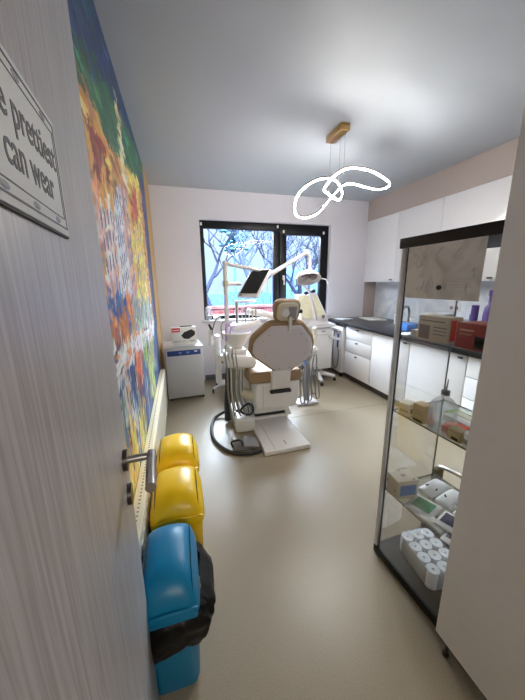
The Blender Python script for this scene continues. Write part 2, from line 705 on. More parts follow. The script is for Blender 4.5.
# window ---------------------------------------------------------------
FY0, FY1 = 4.225, 4.29
fw_ = MB()
fw_.box(WX0, WX1, FY0, FY1, 2.135, WZ1, .004)
fw_.box(WX0, WX1, FY0, FY1, WZ0, .945, .004)
fw_.box(WX0, .392, FY0, FY1, .945, 2.135, .004)
fw_.box(2.215, WX1, FY0, FY1, .945, 2.135, .004)
fw_.box(1.395, 1.50, FY0, FY1, .945, 2.135, .004)
win = struct('window_1', fw_, 'black_frame')
ss = MB()                                      # opening sash on the right
ss.box(1.49, 2.235, FY0 - .018, FY1 - .01, 2.085, 2.165, .005)
ss.box(1.49, 2.235, FY0 - .018, FY1 - .01, .93, 1.0, .005)
ss.box(1.49, 1.592, FY0 - .018, FY1 - .01, 1.0, 2.085, .005)
ss.box(2.15, 2.235, FY0 - .018, FY1 - .01, 1.0, 2.085, .005)
part(win, 'sash', ss, 'black_frame')
part(win, 'pane', MB().box(.392, 1.395, 4.255, 4.262, .945, 2.135), 'wglass')
part(win, 'pane', MB().box(1.592, 2.15, 4.250, 4.257, 1.0, 2.085), 'wglass')
part(win, 'blind_cord', MB().cyl((1.30, 4.235, .95), (1.30, 4.235, 2.13), .0022, n=6), 'grey')
hd = MB()
hd.box(1.53, 1.56, 4.195, 4.207, 1.44, 1.51, .004)
hd.box(1.537, 1.553, 4.17, 4.195, 1.475, 1.493, .003)
hd.box(1.535, 1.555, 4.163, 4.178, 1.37, 1.495, .005)
part(win, 'handle', hd, 'white')
for cx, cz in ((.36, 2.185), (1.45, 2.19), (1.545, 2.128), (2.19, 2.13)):
    part(win, 'blind_clip', MB().box(cx - .014, cx + .014, FY0 - .03, FY0 - .015, cz - .02, cz + .02, .004), 'white')
struct('trim_6', MB().box(WX0 - .04, WX1 + .02, D - .07, FY0, .865, .892, .006), 'sill')

# ------------------------------------------------------------------ outdoors
struct('ground', MB().box(-12, 24, 4.6, 40, -.5, -.35), 'ground')
fb = MB()
for i in range(60):
    x = -4 + i * .3
    fb.box(x, x + .27, 11.0, 11.05, -.35, 1.05 + .06 * math.sin(i * 1.7))
fb.box(-4, 14, 11.05, 11.1, .0, .1)
fb.box(-4, 14, 11.05, 11.1, .7, .8)
single('garden_fence', 'pale blue board fence beyond the window, behind the low brick wall', 'fence', fb, 'bluefence')
bw = MB().box(-2, 9, 7.9, 8.15, -.35, .72).box(-2, 9, 7.86, 8.19, .72, .78, .01)
single('brick_wall', 'low red brick wall outside just below the window view', 'wall', bw, 'brick')
b2_ = MB().box(7.6, 16, 17, 20, -.35, 2.2)
single('outbuilding', 'low pale blue building seen through the right window pane', 'building', b2_, 'bluefence')


def tree(loc, h, seed, label, mat='bark', lean=.1, depth=5, group=None, r0=.12):
    rnd = random.Random(seed)
    mb = MB()

    def grow(p, d, L, r, k):
        pts = [p]
        q, dd = p.copy(), d.copy()
        for i in range(4):
            dd = (dd + Vector((rnd.uniform(-.22, .22), rnd.uniform(-.22, .22), rnd.uniform(-.08, .2)))).normalized()
            q = q + dd * L / 4
            pts.append(q.copy())
        mb.tube(pts, lambda t: max(.009, r * (1 - .42 * t)), n=5 if k < 3 else 4)
        if k >= depth:
            return
        for j in range(3 if k < 3 else 2):
            t = pts[rnd.choice((2, 3, 4, 4))]
            a = rnd.uniform(0, 2 * PI)
            s = rnd.uniform(.55, 1.0)
            nd = (dd * .8 + Vector((math.cos(a) * s, math.sin(a) * s * .7, rnd.uniform(-.1, .45)))).normalized()
            grow(t.copy(), nd, L * rnd.uniform(.58, .8), r * .58, k + 1)
    grow(Vector(loc), Vector((lean, 0, 1)).normalized(), h * .33, r0, 0)
    return single('bare_tree', label, 'tree', mb, mat, group)


tree((1.05, 8.8, -.35), 4.6, 3, 'bare branching tree outside the left edge of the window', 'bark', .02)
tree((2.25, 9.8, -.35), 5.2, 8, 'bare tree outside, standing right behind the arm holding the monitor', 'barkpale', .06)
tree((3.2, 12.5, -.35), 5.0, 15, 'pale bare tree outside between the monitor and the window post', 'barkpale', -.05)
tree((4.4, 9.6, -.35), 5.2, 21, 'bare tree outside the right pane with arching branches', 'bark', -.12)
tree((5.3, 13.0, -.35), 5.6, 33, 'pale bare tree at the far right of the window view', 'barkpale', -.1)
ev = MB()
rnd = random.Random(5)
ev.cyl((2.6, 13.6, -.35), (2.6, 13.6, 3.2), .09, .04, n=8)
for i in range(110):
    a, r, z = rnd.uniform(0, 2 * PI), rnd.uniform(0, .75), rnd.uniform(2.9, 4.5)
    ev.sph((2.6 + r * math.cos(a), 13.6 + r * math.sin(a), z), rnd.uniform(.08, .16), 1.2, 1, .6, n=6)
single('evergreen_tree', 'teal green tree crown outside near the top of left pane', 'tree', ev, 'teal')

# ------------------------------------------------------------------ open door, left foreground
TH = math.radians(-4)
DD = Vector((math.sin(TH), math.cos(TH), 0))     # along the leaf, towards its free edge
DN = Vector((math.cos(TH), -math.sin(TH), 0))    # out of the leaf, into the room
DE = Vector((-.162, .742, 0))


def dp(s, o, z):
    return DE + DD * s + DN * o + Vector((0, 0, z))


DM = frame_at(dp(0, 0, 0), DD, (0, 0, 1))          # local x along leaf, y up, z = DD x up = DN

lf = MB().box(-.83, .022, .008, 2.06, -.04, 0, .002)
door = struct('door_1', lf.xf(DM), 'door')
for zc, nm in ((.982, 'handle_rose'), (.886, 'keyhole_rose')):
    p = part(door, nm, MB().cyl(dp(-.048, 0, zc), dp(-.048, .010, zc), .026, n=28), 'darksteel')
    if nm == 'keyhole_rose':
        part(p, 'keyhole', MB().cyl(dp(-.048, .010, zc + .004), dp(-.048, .0106, zc + .004), .004, n=10).xf(Matrix()), 'inkdark')
lv = MB()
lv.tube([dp(-.048, .008, .982), dp(-.048, .064, .982)], .0095, n=16)
lv.tube([dp(-.038, .064, .982), dp(-.175, .064, .982)], .0115, n=18)
part(door, 'lever', lv, 'steel')
for zc in (.25, 1.05, 1.85):
    part(door, 'hinge', MB().cyl(dp(-.836, -.002, zc - .05), dp(-.836, -.002, zc + .05), .008, n=10), 'steel')

# plaque on the door
sg = thing('door_sign', 'pale plaque with grey lettering hung on the open grey door', 'sign', dp(-.43, 0, 1.468))
PM = frame_at(dp(-.2575, .0005, 1.468), DD, (0, 0, 1))   # x along (negative to the left), y up
pz = .0035
part(sg, 'panel', MB().box(-.36, 0, 0, .139, 0, pz, .002).xf(PM), 'plaque')
br = MB()
for (x0, x1, y0, y1) in ((-.352, -.008, .1295, .1315), (-.352, -.008, .0075, .0095), (-.0095, -.0075, .008, .131), (-.352, -.350, .008, .131),
                         (-.345, -.015, .120, .1212), (-.345, -.015, .0195, .0207), (-.0162, -.015, .0195, .121), (-.345, -.3438, .0195, .121)):
    br.box(x0, x1, y0, y1, pz, pz + .0006)
part(sg, 'border', br.xf(PM), 'ink')
for ox in (-.045, -.115, -.185, -.255, -.325):
    for oy in (.1257, .0142):
        part(sg, 'ornament', MB().sph((ox, oy, pz), .0045, 2.2, .8, .2, n=8).xf(PM), 'grey')
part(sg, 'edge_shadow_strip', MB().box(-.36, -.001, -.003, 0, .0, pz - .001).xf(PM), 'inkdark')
tx = MB()
tx.text('A smile is the prettiest', .044, PM @ Matrix.Translation((-.020, .075, pz)), bold=.0003, align='RIGHT', sx=.80)
tx.text('thing you can wear', .044, PM @ Matrix.Translation((-.044, .036, pz)), bold=.0003, align='RIGHT', sx=.80)
part(sg, 'lettering', tx, 'ink')

# ------------------------------------------------------------------ mural on the left wall
NY, NZ = 300, 230
MY0, MY1, MZ0, MZ1 = .30, 3.52, .30, H - .002
buf = [[None] * NY for _ in range(NZ)]


def pip(poly, y, z):
    c = False
    n = len(poly)
    for i in range(n):
        y1, z1 = poly[i]
        y2, z2 = poly[(i + 1) % n]
        if (z1 > z) != (z2 > z) and y < (y2 - y1) * (z - z1) / (z2 - z1) + y1:
            c = not c
    return c


PAINT = [
    ([(.2, .2), (3.6, .2), (3.6, 2.7), (.2, 2.7)], (190, 150, 110)),
    ([(.2, 1.9), (1.28, 2.05), (1.77, 2.2), (2.2, 2.3), (3.6, 2.45), (3.6, 2.7), (.2, 2.7)], (40, 64, 100)),
    ([(.2, 1.8), (.9, 1.98), (1.28, 2.16), (1.77, 2.34), (2.2, 2.43), (3.6, 2.60), (3.6, 2.1), (2.3, 2.10), (1.6, 1.98), (1.3, 1.90)], (52, 104, 74)),
    ([(.2, 1.3), (3.6, 1.3), (3.6, 2.2), (3.0, 2.16), (2.3, 2.1), (1.85, 2.08), (1.6, 2.02), (1.3, 2.04), (.9, 1.84), (.2, 1.7)], (206, 148, 84)),
    ([(1.25, 2.03), (1.41, 2.04), (1.71, 2.03), (1.6, 1.74), (1.34, 1.80), (1.24, 1.93)], (222, 156, 70)),
    ([(1.30, 2.0), (1.47, 1.98), (1.6, 1.9), (1.5, 1.82), (1.33, 1.84)], (140, 58, 46)),
    ([(1.28, 1.83), (1.5, 1.84), (1.60, 1.75), (1.34, 1.72)], (232, 158, 62)),
    ([(1.24, 1.72), (1.58, 1.75), (1.5, 1.36), (1.24, 1.36)], (222, 178, 172)),
    ([(1.6, 1.82), (1.87, 1.93), (1.84, 1.32), (1.52, 1.32)], (216, 222, 236)),
    ([(1.87, 1.95), (2.15, 2.04), (2.1, 1.3), (1.84, 1.3)], (214, 160, 140)),
    ([(2.1, 2.08), (2.9, 2.30), (3.0, 1.88), (2.8, 1.25), (2.1, 1.25)], (226, 190, 84)),
    ([(2.2, 1.98), (2.65, 2.12), (2.62, 1.86), (2.25, 1.82)], (186, 84, 52)),
    ([(3.05, 2.4), (3.55, 2.45), (3.55, .9), (3.05, 1.0)], (60, 66, 110)),
    ([(2.85, 2.2), (3.1, 2.22), (3.1, 1.1), (2.85, 1.2)], (196, 140, 76)),
    ([(1.98, 2.0), (2.0, 2.19), (2.08, 2.47), (2.13, 2.29), (2.2, 2.0)], (226, 206, 158)),
    ([(1.2, 1.38), (1.66, 1.34), (1.75, 1.18), (1.2, 1.22)], (54, 92, 168)),
    ([(1.6, 1.36), (1.78, 1.36), (1.82, 1.2), (1.68, 1.2)], (226, 130, 60)),
    ([(1.8, 1.34), (3.0, 1.26), (3.0, 1.02), (1.8, 1.12)], (150, 160, 150)),
    ([(1.2, 1.24), (1.6, 1.24), (1.56, 1.10), (1.2, 1.14)], (196, 112, 56)),
    ([(.3, 1.3), (.76, 1.3), (.76, 1.95), (.3, 1.8)], (214, 168, 156)),
    ([(.78, 1.3), (1.2, 1.3), (1.2, 1.86), (.78, 1.98)], (198, 198, 208)),
    ([(.2, 1.2), (1.2, 1.14), (3.4, 1.03), (3.4, .2), (.2, .2)], (46, 78, 128)),
    ([(1.2, 1.12), (1.46, 1.13), (3.1, 1.05), (3.1, .9), (1.39, 1.0), (1.2, .98)], (218, 220, 220)),
    ([(1.7, 1.03), (2.05, .98), (1.92, .74), (1.67, .80)], (204, 92, 52)),
    ([(2.1, 1.0), (2.35, .96), (2.3, .84), (2.1, .86)], (120, 160, 70)),
    ([(2.4, .95), (2.9, .9), (2.6, .42), (2.2, .55)], (150, 160, 84)),
    ([(1.2, .95), (1.5, .95), (1.45, .75), (1.2, .8)], (206, 202, 190)),
    ([(1.15, .76), (1.5, .72), (1.45, .30), (1.15, .30)], (216, 178, 70)),
    ([(1.6, .70), (1.9, .70), (1.8, .3), (1.55, .3)], (196, 170, 90)),
]
for j in range(NZ):
    for i in range(NY):
        y = MY0 + (MY1 - MY0) * i / (NY - 1)
        z = MZ0 + (MZ1 - MZ0) * j / (NZ - 1)
        v = noise.noise_vector(Vector((y * 9, z * 7, 3.1)))
        yy, zz = y + v.x * .05, z + v.y * .05
        c = PAINT[0][1]
        for poly, cc in PAINT:
            if pip(poly, yy, zz):
                c = cc
        buf[j][i] = list(c)


def dab(y, z, ly, lz, ang, col, a=1.0):
    """one elongated brush stroke"""
    ci, cj = (y - MY0) / (MY1 - MY0) * (NY - 1), (z - MZ0) / (MZ1 - MZ0) * (NZ - 1)
    r = max(ly / (MY1 - MY0) * NY, lz / (MZ1 - MZ0) * NZ) + 1
    ca, sa = math.cos(ang), math.sin(ang)
    for j in range(max(0, int(cj - r)), min(NZ, int(cj + r) + 1)):
        for i in range(max(0, int(ci - r)), min(NY, int(ci + r) + 1)):
            dy = (i - ci) / NY * (MY1 - MY0)
            dz = (j - cj) / NZ * (MZ1 - MZ0)
            u, w = dy * ca + dz * sa, -dy * sa + dz * ca
            if (u / ly) ** 2 + (w / lz) ** 2 < 1:
                p = buf[j][i]
                for k in range(3):
                    p[k] = p[k] * (1 - a) + col[k] * a


rnd = random.Random(11)
for k in range(6200):                                   # strokes that pick up and vary the colour beneath
    y, z = rnd.uniform(.3, MY1), rnd.uniform(.4, MZ1)
    i, j = int((y - MY0) / (MY1 - MY0) * (NY - 1)), int((z - MZ0) / (MZ1 - MZ0) * (NZ - 1))
    base = buf[j][i]
    f = rnd.uniform(.78, 1.26) if z < 2.1 else rnd.uniform(.84, 1.2)
    col = [min(255, max(0, b * f + rnd.uniform(-16, 16))) for b in base]
    ang = rnd.uniform(-.5, .3) if z > 1.9 else (PI / 2 + rnd.uniform(-.35, .35) if z < 1.0 or rnd.random() < .6 else rnd.uniform(-.5, .5))
    dab(y, z, rnd.uniform(.03, .085), rnd.uniform(.007, .018), ang, col, .8)
for y0, y1, z0, z1, nx, nz in ((.34, .74, 1.3, 1.66, 4, 4), (.8, 1.18, 1.3, 1.74, 4, 4), (1.27, 1.54, 1.42, 1.68, 4, 3), (1.6, 1.83, 1.36, 1.84, 4, 5), (1.9, 2.08, 1.36, 1.9, 3, 5), (2.2, 2.7, 1.3, 1.8, 4, 5)):
    for a in range(nx):                                # windows of the painted houses
        for b in range(nz):
            y = y0 + (y1 - y0) * (a + .5) / nx
            z = z0 + (z1 - z0) * (b + .5) / nz + (y - y0) * .25
            dab(y, z, .034, .013, PI / 2, (74, 82, 122), .9)
            dab(y + .016, z, .034, .006, PI / 2, (236, 232, 226), .9)
for k in range(85):                                    # white hulls and mooring strokes
    t = rnd.random()
    dab(.4 + 2.65 * t, 1.14 - .14 * t + rnd.uniform(-.07, .05), .06, .011, rnd.uniform(-.3, .4), rnd.choice([(236, 236, 236), (220, 210, 200), (60, 70, 110), (230, 140, 60)]), .9)
for k in range(200):                                   # reflections in the canal
    y, z = rnd.uniform(.4, 3.2), rnd.uniform(.4, .95)
    dab(y, z, rnd.uniform(.05, .12), .009, PI / 2 + rnd.uniform(-.15, .15), rnd.choice([(30, 50, 110), (60, 110, 170), (220, 200, 120), (210, 110, 50), (236, 236, 230), (26, 40, 80), (120, 150, 90)]), .85)

me = bpy.data.meshes.new('wall_mural')
vs, fs, cols = [], [], []
for j in range(NZ):
    for i in range(NY):
        vs.append((XL + .004, MY0 + (MY1 - MY0) * i / (NY - 1), MZ0 + (MZ1 - MZ0) * j / (NZ - 1)))
        c = buf[j][i]
        g_ = .3 * c[0] + .59 * c[1] + .11 * c[2]
        c = [min(250, 1.08 * (.84 * v_ + .16 * (.7 * g_ + 48))) for v_ in c]
        cols += [lin(max(0, min(255, c[0]))), lin(max(0, min(255, c[1]))), lin(max(0, min(255, c[2]))), 1.0]
for j in range(NZ - 1):
    for i in range(NY - 1):
        a = j * NY + i
        fs.append((a, a + 1, a + NY + 1, a + NY))
nb = len(vs)                                            # a back and rim, so that the sheet has thickness
for (y, z) in ((MY0, MZ0), (MY1, MZ0), (MY1, MZ1), (MY0, MZ1)):
    vs.append((XL + .001, y, z))
    cols += [.1, .08, .06, 1]
fs.append((nb + 3, nb + 2, nb + 1, nb))
cn = [0, NY - 1, NZ * NY - 1, (NZ - 1) * NY]
for k in range(4):
    k2 = (k + 1) % 4
    fs.append((cn[k], nb + k, nb + k2, cn[k2]))
me.from_pydata(vs, [], fs)
at = me.color_attributes.new('paint', 'FLOAT_COLOR', 'POINT')
at.data.foreach_set('color', cols)
me.materials.append(attrmat('painted_mural'))
mu = bpy.data.objects.new('wall_mural', me)
COL.objects.link(mu)
mu['label'] = 'colourful brushstroke mural of old town houses along a canal, covering the left wall'
mu['category'] = 'mural'

# ------------------------------------------------------------------ radiator below the mural
ra = thing('radiator', 'long white panel radiator with slotted top grille along the left wall', 'radiator', (-.235, 2.0, .08))
rp = MB().box(-.258, -.206, .55, 3.28, .08, .455, .006)
for i in range(40):
    y = .60 + i * .066
    rp.box(-.207, -.203, y, y + .03, .11, .43, .002, 1)
part(ra, 'panel', rp, 'radiator')
part(ra, 'top_grille', MB().box(-.257, -.205, .55, 3.28, .456, .470, .003), 'ivory')
gs = MB()
for i in range(112):
    y = .57 + i * .0241
    gs.box(-.235, -.227, y, y + .006, .470, .4712)
part(ra, 'grille_slots', gs, 'seamgrey')
for y in (.8, 3.05):
    part(ra, 'foot', MB().box(-.25, -.215, y, y + .03, 0, .08), 'radiator')


# ------------------------------------------------------------------ swing-lid bins
def bin_(cx, cy, label, mat, group=None, rz=0.0):
    """front faces -y; 0.25 wide (x), 0.33 deep (y), 0.53 tall"""
    t = thing('swing_bin', label, 'bin', (cx, cy, 0), 0, group)

    def ring(hx, hy, z, r, n=6):
        out = []
        for qx, qy, a0 in ((1, 1, 0), (-1, 1, PI / 2), (-1, -1, PI), (1, -1, 3 * PI / 2)):
            for k in range(n + 1):
                a = a0 + PI / 2 * k / n
                out.append((cx + qx * (hx - r) + r * math.cos(a), cy + qy * (hy - r) + r * math.sin(a), z))
        return out
    part(t, 'body', MB().loft([ring(.094, .125, 0, .035), ring(.098, .13, .012, .04), ring(.112, .150, .36, .045), ring(.119, .158, .365, .045), ring(.119, .158, .385, .045)]), mat)
    # domed lid: skirt, then an arch that runs front to back
    lid = MB()
    rows = []
    N = 22
    for i in range(N + 1):
        u = -1 + 2 * i / N
        y = cy + .166 * u
        zt = .40 + .115 * max(0, 1 - abs(u) ** 3.2) ** .6
        hx = .122 * (1 - .16 * abs(u) ** 5)
        ringp = []
        for k in range(13):
            v = -1 + 2 * k / 12
            zz = .395 + (zt - .395) * (1 - .30 * v * v) * (1 - abs(v) ** 7) ** .5
            ringp.append((cx + hx * v, y, zz))
        ringp += [(cx + hx, y, .375), (cx - hx, y, .375)]
        rows.append(ringp)
    lid.loft(rows)
    lo = part(t, 'lid', lid, mat, ang=50)
    gv = MB()                                          # the outline of the swing flap
    pts = []

    def zl(y):
        u = (y - cy) / .166
        return .40 + .115 * max(0, 1 - abs(u) ** 3.2) ** .6
    for i in range(13):
        y = cy - .135 + .255 * i / 12
        pts.append((cx + .093, y, zl(y) - .027))
    for i in range(1, 8):
        pts.append((cx + .093 - .186 * i / 8, cy + .12 + .012 * math.sin(PI * i / 8), zl(cy + .12 + .012 * math.sin(PI * i / 8)) - .027 * (1 - 2 * i / 8) ** 2))
    for i in range(13):
        y = cy + .12 - .255 * i / 12
        pts.append((cx - .093, y, zl(y) - .027))
    gv.tube(pts, .0022, n=5)
    part(lo, 'flap_groove', gv, 'slot')
    fr_ = MB()
    fr_.tube([(cx - .108, cy - .158, .405), (cx - .05, cy - .166, .418), (cx, cy - .168, .422), (cx + .05, cy - .166, .418), (cx + .108, cy - .158, .405)], .005, n=6, smooth=4)
    part(lo, 'front_rib', fr_, mat)
    return t


BX = -.080
bb = bin_(BX, .915, 'blue swing lid bin nearest the door, with a black bag showing', 'blue')
bb.scale = (.82, 1, .965)
bb.location = (-.102, .900, 0)
by = bin_(BX + .004, 1.275, 'yellow swing lid bin in the middle, between blue bin and other yellow bin', 'yellow', 'yellow swing bins')
copy_thing(by, (BX + .006, 1.625, 0), 0, 'yellow swing lid bin farthest from the door, under the mural', 'yellow swing bins').scale = (1, 1, .97)
by.scale = (1, 1, .97)
# black bag folded over the rim of the blue bin
bg = MB()
rows = []
KEY = [(.360, .096, .152), (.335, .114, .164), (.30, .122, .170), (.25, .114, .168), (.215, .104, .158)]
for q in range(17):
    f = q / 4
    a0, b0 = KEY[min(4, int(f))], KEY[min(4, int(f) + 1)]
    z, gx, gy = [a0[k] + (b0[k] - a0[k]) * (f - int(f)) for k in range(3)]
    ringp = []
    for k in range(84):
        a = 2 * PI * k / 84
        ca, sa = math.cos(a), math.sin(a)
        wv = noise.noise(Vector((ca * 3.2, sa * 3.2, z * 14))) * .010 + noise.noise(Vector((ca * 9, sa * 9, z * 30))) * .006
        px = math.copysign(abs(ca) ** .6, ca) * gx + (.032 * (1 - abs(z - .295) / .09) if ca > .3 else 0) + wv * ca
        py = math.copysign(abs(sa) ** .6, sa) * gy + wv * sa
        zj = z + .016 * math.sin(a * 5 + 2) * (q / 16) + .006 * math.sin(a * 13) * (q / 16)
        ringp.append((-.101 + max(px, -.099), .900 + py, zj))
    rows.append(ringp)
bg.loft(rows, cap=False)
single('trash_bag', 'black plastic bag hanging crumpled over the rim of the blue bin', 'bag', bg, 'bag')

# ------------------------------------------------------------------ equipment cabinet in the back left corner
ec = thing('equipment_cabinet', 'white boxy floor unit with blue control strip in the back left corner', 'equipment cabinet', (.0, 3.69, 0), math.radians(4))
EM = FR[ec.name]
part(ec, 'body', MB().box(-.218, .222, -.22, .20, .030, .645, .008).xf(EM), 'machinegrey')
part(ec, 'top_panel', MB().box(-.228, .230, -.23, .21, .647, .670, .007).xf(EM), 'machinegrey')
part(ec, 'plinth', MB().box(-.20, .20, -.20, .18, .015, .030).xf(EM), 'black')
cp = part(ec, 'control_panel', MB().box(-.193, .195, -.226, -.219, .565, .628, .002).xf(EM), 'darkblue')
for x in (-.045, .045):
    part(cp, 'button', MB().box(x - .02, x + .016, -.2285, -.2255, .585, .61, .002).xf(EM), 'bluepack')
part(cp, 'indicator', MB().box(.12, .155, -.2282, -.2255, .60, .614, .001).xf(EM), 'white')
for x, y in ((-.19, -.208), (.20, -.208), (-.19, .19), (.20, .19)):
    c = MB().cyl((x - .012, y, .015), (x + .012, y, .015), .015, n=14).box(x - .01, x + .01, y - .008, y + .008, .015, .0299)
    part(ec, 'castor', c.xf(EM), 'rubber')
BM_ = Matrix.Translation((.03, 3.575, .699)) @ Matrix.Rotation(math.radians(3), 4, 'Z')
pb = thing('product_box', 'white retail box with red label and black gadget picture, on the floor unit', 'box', (.03, 3.575, .699), math.radians(3))
part(pb, 'carton', MB().box(-.145, .145, -.04, .05, 0, .195, .002).xf(BM_), 'whitecard')
part(pb, 'red_label', MB().box(-.14, -.045, -.0415, -.0395, .140, .188).xf(BM_), 'redlabel')
part(pb, 'label_text', MB().box(-.13, -.055, -.0425, -.041, .158, .168).xf(BM_), 'whitecard')
pic = MB().prism([(-.035, -.0415, .095), (.0, -.0415, .135), (.090, -.0415, .168), (.132, -.0415, .135), (.126, -.0415, .095), (.05, -.0415, .050), (-.005, -.0415, .058)], (0, .0015, 0))
part(pb, 'device_picture', pic.xf(BM_), 'inkdark')
for x0, x1, z in ((-.12, -.085, .03), (-.075, -.04, .03), (-.03, .02, .025), (.06, .12, .03), (-.12, -.06, .018), (.07, .125, .018)):
    part(pb, 'small_print', MB().box(x0, x1, -.0412, -.0398, z, z + .006).xf(BM_), 'grey')
single('pen', 'short dark pen lying on top of the white retail box', 'pen', MB().cyl((.0, 3.578, .9005), (.13, 3.582, .9005), .0065, n=10).cyl((-.012, 3.578, .9005), (0, 3.578, .9005), .002, .0065, n=10), 'black')
bk = MB()
single('booklet', 'white booklet lying flat under the white retail box', 'booklet', MB().box(-.155, .10, -.075, .07, .0, .012, .001).xf(Matrix.Translation((.03, 3.575, .6715)) @ Matrix.Rotation(.06, 4, 'Z')), 'paper', 'booklets on the floor unit')
single('booklet', 'white booklet on top of another one, jutting out under the retail box', 'booklet', MB().box(-.12, .135, -.07, .06, .0, .014, .001).xf(Matrix.Translation((.03, 3.575, .6845)) @ Matrix.Rotation(-.05, 4, 'Z')), 'whitecard', 'booklets on the floor unit')

# ------------------------------------------------------------------ dental chair
ch = thing('dental_chair', 'beige dental chair seen from behind with white backrest shell, centre of the room', 'dental chair', (.82, 2.5, 0))
bp = MB()
bp.prism([(.592, 2.02, 0), (1.006, 2.03, 0), (.995, 2.66, 0), (.610, 2.66, 0)], (0, 0, .045), .010, 3)
fp = part(ch, 'base_plate', bp, 'enamel')
part(fp, 'seam', MB().box(.684, .688, 2.04, 2.5, .0448, .0458), 'grey')
part(fp, 'pedal_slot', MB().box(.80, .806, 2.085, 2.15, .0448, .0462), 'inkdark')
part(ch, 'base_foot', MB().prism([(.60, 2.60, 0), (1.02, 2.60, 0), (1.0, 3.05, 0), (.62, 3.05, 0)], (0, 0, .07), .012, 3), 'enamel')
part(ch, 'lower_gap', MB().box(.665, .985, 2.62, 2.95, .07, .105), 'rubber')
part(ch, 'lower_column', MB().prism([(.655, 2.61, .10), (1.0, 2.61, .10), (.98, 2.57, .25), (.67, 2.57, .25)], (0, .36, 0), .012, 2), 'enamel')
rl = MB().prism([(.99, 2.60, .05), (1.055, 2.60, .05), (1.005, 2.60, .20), (.985, 2.60, .20)], (0, .2, 0), .006)
part(ch, 'base_fin', rl, 'enamel')
uc = MB()
uc.prism([(.652, 2.50, .20), (1.055, 2.50, .19), (1.098, 2.50, .30), (1.098, 2.50, .46), (.655, 2.50, .46), (.640, 2.50, .30)], (0, .50, 0), .014, 3)
up = part(ch, 'seat_housing', uc, 'enamel')
part(up, 'seam', MB().box(.715, .718, 2.4985, 2.501, .21, .45), 'grey')
st = MB()
st.prism([(.59, 2.50, .465), (1.122, 2.50, .455), (1.132, 2.50, .52), (1.115, 2.50, .572), (.60, 2.50, .578), (.58, 2.50, .53)], (0, .62, 0), .022, 4)
part(ch, 'seat_cushion', st, 'leather')
lr = MB()
lr.prism([(.60, 3.12, .47), (1.08, 3.12, .47), (1.0, 3.95, .37), (.68, 3.95, .37)], (0, 0, .09), .025, 4)
part(ch, 'leg_rest', lr, 'leather')
# reclined back: local frame x right, y up the back, z towards the camera (-y)
KK = .42
BMx = frame_at((0, 2.46, .58), (1, 0, 0), (0, -KK, 1))     # z = x cross y


def bq(x, z):
    return (x, (z - .58) * math.sqrt(1 + KK * KK))


outer = [(.69, 1.046), (.72, 1.066), (1.00, 1.060), (1.03, 1.035), (1.125, .93), (1.155, .86), (1.165, .75), (1.13, .70), (.99, .595), (.96, .585), (.84, .590), (.81, .60), (.60, .765), (.570, .815), (.572, .90), (.59, .945)]


def inset(poly, d):
    n = len(poly)
    cx = sum(p[0] for p in poly) / n
    cz = sum(p[1] for p in poly) / n
    return [(x + d * (cx - x) / math.hypot(x - cx, z - cz), z + d * (cz - z) / math.hypot(x - cx, z - cz)) for x, z in poly]


def ptsl(poly, w):
    return [Vector((*bq(x, z), w)) for x, z in poly]


SGN = 1 if (BMx @ Vector((0, 0, 1)) - BMx @ Vector((0, 0, 0))).y < 0 else -1    # which local z faces the camera
sh = MB().loft([ptsl(inset(outer, .030), -.005 * SGN), ptsl(inset(outer, .014), 0.0), ptsl(inset(outer, .014), .012 * SGN), ptsl(inset(outer, .024), .022 * SGN), ptsl(inset(outer, .05), .027 * SGN)], mat=BMx)
bs = part(ch, 'back_shell', sh, 'shell', 'white plastic back shell')
for x, z in ((.66, .93), (.71, .985), (1.0, .98), (1.07, .90), (1.08, .78), (.70, .79), (.95, .64), (.85, .64)):
    q = BMx @ Vector((*bq(x, z), .0265 * SGN))
    part(bs, 'screw', MB().sph(q, .006, n=8), 'grey')
cu = MB().loft([ptsl(inset(outer, .05), -.115 * SGN), ptsl(inset(outer, .015), -.10 * SGN), ptsl(inset(outer, -.012), -.06 * SGN), ptsl(inset(outer, -.016), -.02 * SGN), ptsl(inset(outer, .0), .004 * SGN), ptsl(inset(outer, .05), .006 * SGN)], mat=BMx)
part(ch, 'back_cushion', cu, 'leather', 'beige back cushion rim', ang=60)
bk_ = MB().prism([(.790, 2.440, .60), (.982, 2.440, .60), (.978, 2.462, .405), (.796, 2.462, .405)], (0, .05, 0), .008, 3)
bb_ = part(ch, 'back_bracket', bk_, 'enamel')
part(bb_, 'slot', MB().box(.782, .990, 2.448, 2.50, .365, .392, .006), 'rubber')
# headrest
HM = frame_at((.868, 2.27, 1.17), (1, 0, 0), (0, -.30, 1))


def hring(w, hx, hy):
    out = []
    for k in range(36):
        a = 2 * PI * k / 36
        c, s_ = math.cos(a), math.sin(a)
        out.append(Vector((math.copysign(abs(c) ** .55, c) * hx * (1 + .05 * s_), math.copysign(abs(s_) ** .55, s_) * hy, w)))
    return out


part(ch, 'headrest_cushion', MB().loft([hring(-.075 * SGN, .08, .065), hring(-.065 * SGN, .105, .088), hring(-.02 * SGN, .118, .102), hring(.01 * SGN, .112, .096), hring(.016 * SGN, .095, .08)], mat=HM), 'leather', ang=60)
hs_ = part(ch, 'headrest_shell', MB().loft([hring(.010 * SGN, .096, .083), hring(.022 * SGN, .094, .080), hring(.03 * SGN, .08, .066)], mat=HM), 'cream')
kn = MB()
a = HM @ Vector((-.025, .0, .028 * SGN))
b = HM @ Vector((-.025, .0, .050 * SGN))
kn.cyl(a, b, .034, .030, n=24)
part(hs_, 'knob', kn, 'white')
part(hs_, 'hinge_plate', MB().box(.0, .075, -.06, .05, .026 * SGN - .006, .026 * SGN + .006, .004).xf(HM), 'grey')
nk = MB()
nk.tube([HM @ Vector((.02, -.04, .025 * SGN)), (.885, 2.262, 1.06), (.88, 2.275, 1.0)], .02, n=8, flat=(.075, .02))
part(ch, 'headrest_stem', nk, 'enamel')
